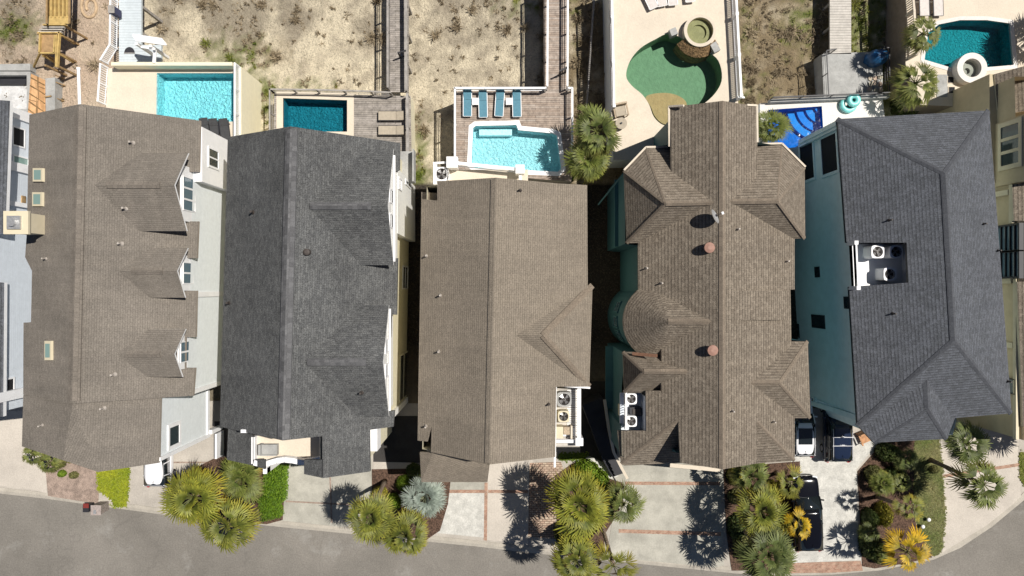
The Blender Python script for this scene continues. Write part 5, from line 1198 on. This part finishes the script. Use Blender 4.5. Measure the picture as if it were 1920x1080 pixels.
    MB().add([(-.03, -.37 * L, zr - .02), (.03, -.37 * L, zr - .02), (0, -.36 * L - .12, zr + .1), (0, -.35 * L, zr - .02)], [[0, 1, 2], [1, 3, 2], [3, 0, 2]]).build('antenna', M['dark'], r, world=False, uv=False)
    wi = MB().bar((-w * .6, .235 * L, bt + .03), (w * .1, .22 * L, bt + .06), .03, .02).build('wiper', M['dark'], r, world=False, uv=False); return r
car('white sport utility car half under the taupe roofed house, front left', P(281, 0, 1.8).x + .3, -12.95, 4.6, 1.9, 1.78, M['carw'])
car('white sport utility car with dark glass sunroof beside the brown hipped roof', 22.2, -10.7, 4.55, 1.86, 1.7, M['carw'], sunroof=True, rails=M['carw'])
car('navy sport utility car with bright roof rails and two crossbars', 24.95, -10.85, 5.0, 1.95, 1.82, M['carb'], rails=M['rim'], bars=2)
car('long black sport utility car parked beside the palms on white paving', 22.6, -17.3, 5.75, 2.05, 1.92, M['cark'], rz=.03, sunroof=False)
p = P(1958, 1102, .9); car('dark car on the road at the bottom right corner', p.x, p.y, 4.7, 1.85, 1.5, M['card'], rz=-.75, z=.015)

# ------------------------------------------------------------------ building site at the top left
st = thing('timber_stair', 'unfinished yellow timber stair and landing on the bare sand', 'stair', P(100, 60))
for i in range(6):
    px = 91 + i * 7.4; MB().bar(P(px, -60, 3.3), P(px - .5, 34, 2.9), .1, .3).build('joist', M['lumber'], st)
MB().bar(P(91, 38, 2.95), P(130, 38, 2.95), .55, .1).build('board', M['lumber'], st)
for px in (88.5, 131): MB().bar(P(px, -60, 3.7), P(px - 1, 44, 3.4), .1, .12).build('handrail', M['lumberd'], st)
for i in range(4): a, b = P(80 - i * 3 + 2, 47 + i * 4.6, 2.9 - i * .18), P(124 - i * 2.4, 47 + i * 4.6, 2.9 - i * .18); MB().bar(a, b, .09, .26).build('tread', M['woodp'] if i else M['lumber'], st)
a, b = P(71, 62, 2.3), P(115, 100, 2.3); MB().bb(P(78, 0, 2.3).x, b.y + .1, 2.2, P(103, 0, 2.3).x, a.y - .1, 2.32).build('landing', plain('landing_board', (.34, .22, .11), .7, .2, 4), st)
for (q0, q1) in (((72, 62), (115, 62)), ((74, 100), (104, 100)), ((76, 62), (75, 100)), ((104, 66), (102, 100)), ((112, 60), (108, 126)), ((107, 66), (106, 126))): MB().bar(P(*q0, 2.4), P(*q1, 2.4), .1, .24).build('beam', M['lumber'], st)
for px, py in ((74, 64), (112, 64), (76, 98), (108, 98), (108, 124), (88, 124), (128, 52)): p = P(px, py, 2.3); MB().bar((p.x, p.y, -.1), (p.x, p.y, 2.5), .14, .14).build('post', M['lumberd'], st)
for (q0, q1) in (((115, 66), (140, 82)), ((112, 102), (138, 117)), ((80, 104), (105, 118)), ((76, 98), (62, 128))): MB().bar(P(*q0, 2.2), P(*q1, .1), .12, .12).build('brace', M['lumber'], st)
fw = thing('concrete_form', 'orange plywood forms leaning on a grey block wall at the building site', 'formwork', P(80, 175))
lo, hi = [P(84, 150, .15), P(85, 236, .15)], [P(58, 138, 1.5), P(52, 212, 1.5)]
MB().add([hi[0], lo[0], lo[1], hi[1]] + [q - Vector((0, 0, .12)) for q in (hi[0], lo[0], lo[1], hi[1])], [[0, 1, 2, 3][::-1], [4, 5, 6, 7], [0, 4, 5, 1], [1, 5, 6, 2], [2, 6, 7, 3], [3, 7, 4, 0]]).build('panel', M['ply'], fw)
for i in range(5):
    t = (i + .5) / 5
    MB().bar(hi[0].lerp(hi[1], t) + Vector((.02, 0, .03)), lo[0].lerp(lo[1], t) + Vector((0, -.05, .06)), .07, .06).build('batten', M['lumberd'], fw)
MB().bar(hi[0].lerp(lo[0], .48) + Vector((0, 0, .04)), hi[1].lerp(lo[1], .48) + Vector((0, 0, .04)), .05, .05).build('waler', M['lumberd'], fw)
MB().prism(outline([(85, 147), (103, 145), (103, 222), (86, 226)], .9), -.1, .9).build('block_wall', M['gconc'], fw); MB().bar(P(84, 182, 1.0), P(96, 180, 1.0), .1, .1).build('tie', M['lumberd'], fw)
for i, (px, py) in enumerate(((112, 146), (113, 159), (111, 188))):
    s = thing('stake_brace', ('timber triangle brace beside the block wall, ' + ('nearest the timber stair', 'middle one', 'nearest the taupe roof')[i]), 'brace', P(px, py), 0, 'triangle braces at the block wall')
    a, b, c = P(px - 9, py - 5, .8), P(px + 9, py + 1, .1), P(px - 8, py + 6, .1)
    MB().bar(a, b, .07, .07).build('strut', M['lumberd'], s); MB().bar(b, c, .07, .07).build('ground_bar', M['lumberd'], s)
tk = thing('concrete_basin', 'unfinished grey concrete pool shell at the left edge', 'basin', P(20, 175))
o_, i_ = outline([(-60, 134), (57, 134), (57, 210), (-60, 210)], 1.0), outline([(-60, 141), (50, 141), (50, 204), (-60, 204)], 1.0)
MB().ring(ccw(o_), ccw(i_), -.1, 1.0).build('wall', M['gconc'], tk); MB().prism(i_, -.1, .1).build('floor', concrete('rough_screed', (.6, .6, .6), .25, 1.4), tk)
MB().prism(outline([(-60, 142), (44, 142), (42, 155), (-60, 155)], .8), .1, .45).build('step', M['dark'], tk); MB().prism(outline([(-60, 122), (58, 120), (58, 133), (-60, 133)], .6), -.1, .7).build('footing', M['gconc'], tk)
pp = thing('plastic_pipe', 'long white pipe lying on the sand above the taupe roof', 'pipe', P(148, 165)); MB().tube([P(147, 128, .15), P(150, 215, .15)], .12, 10).build('tube', M['white'], pp); MB().tube([P(147, 127, .15), P(147.1, 131, .15)], .16, 10).build('collar', M['white'], pp)
sm = MB(); pts = []
for i in range(60):
    t = i / 59; a = 1.2 + t * 9; r_ = .95 - .62 * t; q = P(169, 13); pts.append((q.x + r_ * .82 * cos(a), q.y + r_ * 1.15 * sin(a), 0.02))
sm.tube(pts, .12, 8); structure(sm, 'sand_mound', plain('dug_sand', (.46, .34, .22), .95, .2, 4), smooth=True)
# front yard odds and ends
b = thing('wheelie_bin', 'black bin with a red lid at the kerb beside the lawn', 'bin', P(172, 948, .12)); MB().box((0, 0, .4), (.45, .55, .8)).build('body', M['dark'], b, world=False); MB().box((.05, .22, .83), (.42, .3, .06)).build('lid', M['red'], b, world=False); MB().bar((-.2, .38, .78), (.2, .38, .78), .05, .05).build('handle', M['red'], b, world=False)
b = thing('mailbox_pillar', 'grey brick mailbox pillar at the kerb beside the small lawn', 'pillar', P(196, 948, .12)); MB().box((0, 0, .55), (.68, .68, 1.1)).build('pillar', plain('grey_brick', (.25, .21, .19), .9, .35, 7), b, world=False); MB().box((0, 0, 1.14), (.78, .76, .08)).build('cap', plain('cap_stone', (.32, .27, .25), .9, .25, 6), b, world=False); MB().box((-.05, -.12, 1.2), (.2, .3, .1)).build('cap_block', M['metal'], b, world=False)
for i, (px, py) in enumerate(((1726, 985), (1737, 972))):
    b = thing('garden_lamp', 'small white globe lamp on the patchy lawn, %s' % ('nearer the yellow palm' if i == 0 else 'farther from the yellow palm'), 'lamp', P(px, py, .16)); MB().tube([(0, 0, 0), (0, 0, .25)], .03, 8).build('stem', M['dark'], b, world=False)
    MB().tube([(0, 0, .22), (0, 0, .27), (0, 0, .36), (0, 0, .42)], [.08, .15, .15, .06], 12).build('globe', M['white'], b, world=False, smooth=True)
es = thing('entry_stair', 'dark curved entry stair with white rail beside the brown hipped roof', 'stair', P(1140, 870))
cv = [P(1092, 760, 2.6), P(1112, 812, 2.4), P(1125, 850, 1.9), P(1140, 878, 1.4), P(1152, 897, 1.0)]; ov = [P(1130, 745, 2.6), P(1138, 800, 2.4), P(1147, 842, 1.9), P(1160, 868, 1.4), P(1172, 890, 1.0)]
for i in range(4):
    for k in range(3):
        a, b = cv[i].lerp(cv[i + 1], k / 3), cv[i].lerp(cv[i + 1], (k + 1) / 3); c, d = ov[i].lerp(ov[i + 1], (k + 1) / 3), ov[i].lerp(ov[i + 1], k / 3); zz = 2.6 - (i * 3 + k) * .19
        MB().prism([q.to_tuple()[:2] for q in (a, b, c, d)], .05, max(.3, zz)).build('step', M['dark'], es)
rl = MB()
for i in range(4): rl.bar(ov[i] + Vector((0, 0, 1.1)), ov[i + 1] + Vector((0, 0, 1.1)), .2, .1)
rl.build('handrail', M['deckc'], es)
br = MB()
for i in range(2, 4): br.bar(cv[i] + Vector((0, 0, .9)), cv[i + 1] + Vector((0, 0, .9)), .1, .1)
br.build('handrail', M['dark'], es)

# ------------------------------------------------------------------ palms and shrubs
def crown_mesh(name, seed, nf, base, tip, old, droop=.32, nl=15, wide=.05, spread=84, fold=.2, fan=.62):
    """fan palm crown: every frond is a stalk carrying a folded fan of narrow leaflets"""
    rng = random.Random(seed); mb = MB(); mb.c = []; up = Vector((0, 0, 1))
    for i in range(nf):
        u = (i + .5) / nf; az = i * 2.39996 + rng.uniform(-.35, .35); el = radians(78 - 100 * u ** .8 + rng.uniform(-9, 9))
        hd = Vector((cos(az), sin(az), 0)); sd = Vector((-sin(az), cos(az), 0)); ln = rng.uniform(.8, 1.08) * (.62 + .38 * min(1, u * 1.8))
        pl = .48 * ln; d0 = hd * cos(el) + up * sin(el); c0 = d0 * pl * .55; e1 = el - droop * .55; d1 = hd * cos(e1) + up * sin(e1); c = c0 + d1 * pl * .5
        age = max(0, (u - .6) / .4) * (.2 + 1.0 * rng.random()); k = rng.uniform(.72, 1.25); sp = radians(spread * rng.uniform(.75, 1.1))
        dead = u > .8 and rng.random() < .3
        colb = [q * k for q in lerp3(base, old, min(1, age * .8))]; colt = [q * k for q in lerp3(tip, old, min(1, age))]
        if dead: colb, colt, ln = [.13 * k, .09 * k, .045 * k], [.2 * k, .145 * k, .075 * k], ln * .85
        o = len(mb.v); w = .013; st = lerp3(colb, [.2, .2, .06], .5)
        mb.v += [-sd * w, sd * w, c0 + sd * w, c0 - sd * w, c + sd * w * .8, c - sd * w * .8]; mb.f += [[o, o + 1, o + 2, o + 3], [o + 3, o + 2, o + 4, o + 5]]; mb.m += [0, 0]; mb.c += [st] * 6
        tw = rng.uniform(-.5, .5); e2 = e1 - droop * .8; d2 = hd * cos(e2) + up * sin(e2); s2 = (sd * cos(tw) + d2.cross(sd) * sin(tw)).normalized(); nrm = s2.cross(d2).normalized()
        if nrm.z < 0: nrm = -nrm
        bl = fan * ln * rng.uniform(.9, 1.1)
        for j in range(nl):
            a = sp * ((j + .5) / nl * 2 - 1) + rng.uniform(-.05, .05); ld = (d2 * cos(a) + s2 * sin(a) + nrm * (fold * abs(sin(a)) - .05)).normalized(); l = bl * (.72 + .28 * cos(a * .7)) * rng.uniform(.85, 1.1)
            ls = ld.cross(nrm).normalized(); ww = wide * rng.uniform(.7, 1.1); g_ = rng.uniform(.5, 1.4)
            p1 = c + ld * l * .42 + nrm * l * .05; p2 = c + ld * l * .78 - up * l * .09 * droop * g_; p3 = c + ld * l * 1.0 - up * l * .28 * droop * g_
            o = len(mb.v); mb.v += [c, p1 - ls * ww * .5, p1 + ls * ww * .5, p2 - ls * ww * .34, p2 + ls * ww * .34, p3]
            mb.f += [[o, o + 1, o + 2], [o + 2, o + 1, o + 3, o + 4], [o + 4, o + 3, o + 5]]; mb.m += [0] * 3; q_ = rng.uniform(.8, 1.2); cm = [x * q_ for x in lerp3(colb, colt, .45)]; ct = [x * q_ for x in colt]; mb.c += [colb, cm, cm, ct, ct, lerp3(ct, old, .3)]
    ob = mb.build('crown', M['leaf'], uv=False, world=False); me = ob.data; me.name = name; bpy.data.objects.remove(ob); return me
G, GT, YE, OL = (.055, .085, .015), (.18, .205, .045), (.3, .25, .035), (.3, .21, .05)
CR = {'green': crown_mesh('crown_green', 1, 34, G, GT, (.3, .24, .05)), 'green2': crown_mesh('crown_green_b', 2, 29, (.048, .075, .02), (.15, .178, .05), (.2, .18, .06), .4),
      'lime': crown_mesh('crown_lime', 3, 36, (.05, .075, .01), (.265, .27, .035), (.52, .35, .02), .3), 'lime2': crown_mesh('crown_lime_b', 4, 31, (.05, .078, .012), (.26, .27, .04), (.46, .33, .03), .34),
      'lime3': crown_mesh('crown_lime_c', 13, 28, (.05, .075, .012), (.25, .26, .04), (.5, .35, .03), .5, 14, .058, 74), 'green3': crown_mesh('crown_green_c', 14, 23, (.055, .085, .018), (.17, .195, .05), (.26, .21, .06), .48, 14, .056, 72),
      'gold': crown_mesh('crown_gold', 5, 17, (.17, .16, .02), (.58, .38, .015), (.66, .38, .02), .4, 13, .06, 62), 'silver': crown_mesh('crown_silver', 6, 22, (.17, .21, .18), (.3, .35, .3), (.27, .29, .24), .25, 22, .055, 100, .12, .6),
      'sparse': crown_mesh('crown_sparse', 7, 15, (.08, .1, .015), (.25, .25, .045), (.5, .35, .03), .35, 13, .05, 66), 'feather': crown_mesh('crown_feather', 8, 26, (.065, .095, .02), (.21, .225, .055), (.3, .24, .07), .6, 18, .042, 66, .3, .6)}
def palm(label, px, py, z, rpx, kind, base=None, rot=0, flat=1.0, gz=.12, tr=.16):
    p = P(px, py, z); R = rpx * (H - z) / F
    b = Vector((p.x, p.y, gz)) if base is None else P(base[0], base[1], gz)
    r = thing('palm_tree', label, 'palm', b); c = bpy.data.objects.new('crown', CR[kind]); COL.objects.link(c); c.parent = r
    c.location = p - b; c.rotation_euler = (0, 0, rot); rs_ = random.Random(int(px * 7 + py)); c.scale = (R * rs_.uniform(.9, 1.1), R * rs_.uniform(.9, 1.1), R * flat * rs_.uniform(.85, 1.15))
    t = MB(); d = p - b; n = 9; pts = []; rad = []
    for i in range(n): s = i / (n - 1); pts.append(Vector((d.x * s ** 1.35, d.y * s ** 1.35, d.z * s))); rad.append(tr * (1.35 if i == 0 else 1.0 - .15 * s + (.25 if i == n - 1 else 0)) * (1.05 if i % 2 else .98))
    t.tube(pts, rad, 9).build('trunk', M['trunk'], r, smooth=True, uv=False, world=False); return r
PL = [('big yellow-green palm overhanging the road beside the white car', 362, 932, 6.5, 58, 'lime', None, 0),
      ('yellow-green palm leaning over the road below the bigger one', 425, 985, 5.5, 55, 'lime3', None, 1),
      ('green palm between the charcoal roof and the clipped hedge', 452, 897, 3.5, 46, 'green', None, 2),
      ('silvery blue palm beside the white driveway with brick strip', 797, 932, 3.2, 46, 'silver', None, 0),
      ('tall leaning palm with a bare pale trunk and long shadow', 695, 972, 8.3, 47, 'lime2', (722, 902), 3),
      ('yellowish palm over the kerb below the silver palm', 760, 1003, 4.5, 52, 'lime3', None, 4),
      ('very large golden tipped palm beside the brick path', 1086, 946, 7.5, 63, 'lime', None, 5),
      ('smaller dull green palm right of the large golden tipped one', 1168, 945, 3.0, 45, 'green3', None, 0),
      ('palm cut by the bottom edge under the large golden tipped one', 1078, 1050, 7.5, 52, 'lime3', None, 2),
      ('loose open palm with visible trunk at the bottom of the photo', 1150, 1060, 5.0, 46, 'sparse', (1128, 985), 3),
      ('green palm right under the brown front gable', 1408, 893, 4.6, 44, 'green3', None, 1),
      ('small palm with white centre above the black car bonnet', 1482, 905, 3.0, 30, 'sparse', None, 2),
      ('dense palm in the middle of the bed left of the black car', 1425, 958, 5.2, 52, 'lime2', None, 3),
      ('small golden palm leaning over the side of the black car', 1497, 985, 3.6, 29, 'gold', (1470, 960), 0),
      ('large dark green palm at the bottom left of the black car', 1440, 1042, 6.0, 58, 'green2', None, 4),
      ('dark palm on a long bent trunk, upper crown of the pair over the right driveway', 1815, 832, 5.6, 44, 'green2', (1760, 800), 1),
      ('dark palm on a long bent trunk, lower crown of the pair over the right driveway', 1843, 908, 5.5, 54, 'green3', (1744, 862), 5),
      ('small sparse palm with bent trunk beside the patchy lawn', 1706, 952, 4.7, 30, 'sparse', (1645, 930), 0),
      ('bright golden yellow palm at the kerb by the patchy lawn', 1702, 1034, 4.7, 47, 'gold', (1640, 1006), 1),
      ('tall palm beside the cream terrace, upper one of two', 1118, 246, 6.8, 50, 'green3', None, 2),
      ('palm beside the cream terrace, lower one of two', 1103, 298, 5.6, 44, 'green', None, 0),
      ('palm standing left of the teal pool, upper one of two', 1732, 64, 5.6, 42, 'feather', (1690, 90), 3),
      ('palm standing left of the teal pool, lower and wider one of two', 1716, 158, 4.8, 52, 'feather', (1680, 165), 1),
      ('palm beside the brown gable at the edge of the royal blue pool', 1447, 236, 4.2, 38, 'green', None, 3)]
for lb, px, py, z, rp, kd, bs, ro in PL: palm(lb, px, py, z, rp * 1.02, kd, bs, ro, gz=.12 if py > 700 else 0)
palm('palm beyond the right edge that shades the upper right driveway', 2000, 812, 4.6, 48, 'green', None, 2)
palm('palm beyond the right edge that shades the teal pool', 2012, 34, 5.8, 52, 'green', None, 1, gz=0)
for lb, px, py, rp in (('low cycad at the left front corner of the taupe roof, outer one', 62, 852, 27), ('low cycad at the left front corner of the taupe roof, inner one', 93, 867, 27)): palm(lb, px, py, 1.2, rp, 'feather', None, px, tr=.14)

for lb, px, py, rp, kd in (('low spiky palm in the upper right bed near the blue-grey roof', 1700, 862, 26, 'green2'), ('low spiky palm in the dark part of the right bed', 1655, 905, 28, 'green'), ('low spiky palm in the right bed beside the lawn edge', 1690, 905, 24, 'feather'),
                       ('low spiky palm at the left edge of the lower right bed', 1630, 1000, 22, 'green2'), ('low spiky palm at the kerb end of the right bed', 1660, 1030, 20, 'green')): palm(lb, px, py, 1.3, rp, kd, None, px, tr=.14)

def bush_mesh(name, seed, n, base, tip, leaf=.09, box=False):
    rng = random.Random(seed); mb = MB(); mb.c = []
    for i in range(n):
        if box: v = Vector((rng.uniform(-1, 1), rng.uniform(-1, 1), rng.uniform(0, 1))); d = Vector((v.x * .4, v.y * .4, .8)); sf = v.z
        else:
            a = rng.uniform(0, 2 * pi); cz = rng.uniform(-.3, 1); s_ = math.sqrt(max(0, 1 - cz * cz)); d = Vector((s_ * cos(a), s_ * sin(a), cz)); q = rng.uniform(.55, 1) ** .6; q *= 1 + .16 * noise.noise(d * 2.2 + Vector((seed, 0, 0))); v = d * q; v.z = max(0, v.z * .85 + .15); sf = q * .5 + v.z * .5
        d = (d + Vector((rng.gauss(0, .5), rng.gauss(0, .5), rng.gauss(0, .4)))).normalized(); u = d.cross(Vector((0, 0, 1)) if abs(d.z) < .9 else Vector((1, 0, 0))).normalized(); w = d.cross(u); l = leaf * rng.uniform(.6, 1.4)
        t = rng.uniform(0, 2 * pi); u2 = u * cos(t) + w * sin(t); w2 = -u * sin(t) + w * cos(t); o = len(mb.v)
        mb.v += [v - u2 * l, v - w2 * l * .5 + d * l * .2, v + u2 * l, v + w2 * l * .5 + d * l * .2]; mb.f.append([o, o + 1, o + 2, o + 3]); mb.m.append(0)
        c = lerp3(base, tip, min(1, max(0, rng.uniform(-.2, 1.2)))); mb.c += [c] * 4
    ob = mb.build('foliage', M['bush'], uv=False, world=False); me = ob.data; me.name = name; bpy.data.objects.remove(ob); return me
BS = {'bright': bush_mesh('foliage_bright', 1, 2600, (.12, .2, .015), (.22, .32, .03)), 'dark': bush_mesh('foliage_dark', 2, 2200, (.05, .08, .02), (.12, .15, .04)), 'yellow': bush_mesh('foliage_yellow', 3, 1800, (.2, .2, .03), (.4, .34, .05)),
      'olive': bush_mesh('foliage_olive', 4, 2000, (.13, .14, .05), (.26, .25, .09)), 'hedge': bush_mesh('foliage_hedge', 5, 6500, (.07, .15, .01), (.2, .32, .02), .06, True)}
def shrub(label, px, py, rx, ry, hgt, kind, rz=0, cat='shrub', name='shrub', gz=.14):
    p = P(px, py, hgt * .6); r = thing(name, label, cat, (p.x, p.y, gz)); c = bpy.data.objects.new('foliage', BS[kind]); COL.objects.link(c); c.parent = r; k = (H - hgt) / F
    c.scale = (rx * k, ry * k, hgt); c.rotation_euler = (0, 0, rz)
    rg = random.Random(int(px + py)); t = MB()
    for i in range(5): a = rg.uniform(0, 2 * pi); t.bar((0, 0, -.1), (cos(a) * rx * k * .5, sin(a) * ry * k * .5, hgt * .6), .05, .05)
    t.build('stem', M['trunk'], r, uv=False, world=False); return r
for a in ((('clipped bright green hedge beside the second driveway'), 517, 905, 20, 34, 1.3, 'hedge', -.05, 'hedge', 'hedge'),
          ('lower end of the bright green hedge by the driveway', 508, 950, 18, 22, 1.2, 'hedge', .2, 'hedge', 'hedge'),
          ('round bright bush between the tall palm trunk and the silver palm', 757, 908, 15, 15, 1.2, 'bright'), ('round bright bush below the tall palm trunk', 737, 943, 16, 16, 1.2, 'bright'),
          ('yellowish bush around the base of the tall leaning palm', 711, 932, 17, 20, 1.0, 'yellow'), ('dark bush at the corner of the brown front roof', 776, 884, 16, 14, 1.0, 'dark'),
          ('bright green rounded bush behind the large golden tipped palm', 1100, 884, 26, 20, 1.5, 'bright'), ('bright green rounded bush beside the white stair rail', 1126, 903, 18, 22, 1.4, 'bright'),
          ('dense round green tree at the road under the palms', 1062, 1010, 23, 23, 3.2, 'dark', 0, 'tree', 'round_tree'),
          ('yellow bush under the brown front gable corner', 1381, 893, 16, 20, 1.2, 'yellow'), ('olive shrub by the driveway edge below the yellow bush', 1385, 932, 20, 16, .9, 'olive'),
          ('olive shrub in the lower part of the bed left of the black car', 1400, 1025, 24, 30, 1.2, 'olive'), ('yellow-green shrub in the middle of the bed left of the black car', 1450, 925, 26, 22, 1.4, 'yellow'), ('yellow shrub next to the small golden palm', 1466, 985, 22, 20, 1.3, 'yellow'), ('dark shrub at the bottom of the bed left of the black car', 1385, 990, 20, 26, 1.0, 'dark'),
          ('dark bush near the blue-grey roof, top of the right bed', 1668, 850, 22, 18, 1.4, 'dark'), ('green bush in the shade of the right bed, left side', 1643, 890, 18, 16, 1.3, 'olive'), ('dark bush in the middle of the right bed', 1680, 900, 26, 22, 1.3, 'dark'),
          ('yellowish upright bush between the two bent palm trunks', 1660, 967, 15, 24, 1.6, 'yellow'), ('dark green bush beside the yellowish upright bush', 1634, 975, 14, 20, 1.4, 'dark'), ('dark bush at the left edge of the lower right bed', 1632, 1022, 17, 28, 1.4, 'dark'), ('olive bush by the kerb at the bottom of the right bed', 1655, 1046, 20, 14, 1.2, 'olive'), ('dark bush left of the golden yellow palm', 1646, 1040, 14, 16, 1.0, 'dark'),
          ('dark green bush below the green palm by the hedge', 488, 965, 18, 14, 1.0, 'olive'), ('dark bush between the charcoal roof and the two road palms', 440, 868, 22, 12, .9, 'dark'), ('green bush at the right of the charcoal roof corner palm', 484, 925, 12, 16, .9, 'olive'),
          ('tiny yellow bush at the front edge of the taupe roof', 134, 862, 7, 7, .8, 'yellow'), ('small green bush at the front edge of the taupe roof', 110, 868, 12, 9, .8, 'olive'), ('small green plant on the bare soil, left one', 116, 888, 8, 7, .5, 'bright'), ('small green plant on the bare soil, right one', 138, 891, 9, 7, .5, 'olive'),
          ('clump of reddish green brush under the palm at the right driveway', 1752, 880, 10, 8, .5, 'olive')):
    shrub(*a)
for px, py, rx, ry, lb in ((1118, 310, 22, 16, 'dark bush under the two palms beside the cream terrace'), (1708, 195, 30, 22, 'dark bush under the palms at the right retaining wall'), (1062, 330, 18, 12, 'dark bush between the brown roof and the two palms'), (1700, 120, 26, 26, 'dark bush against the tan retaining wall')): shrub(lb, px, py, rx, ry, 1.6, 'dark', gz=0)
for o in list(bpy.data.objects):
    if o.parent is None and o.type == 'MESH' and 'kind' not in o and 'label' not in o: print('untagged', o.name)
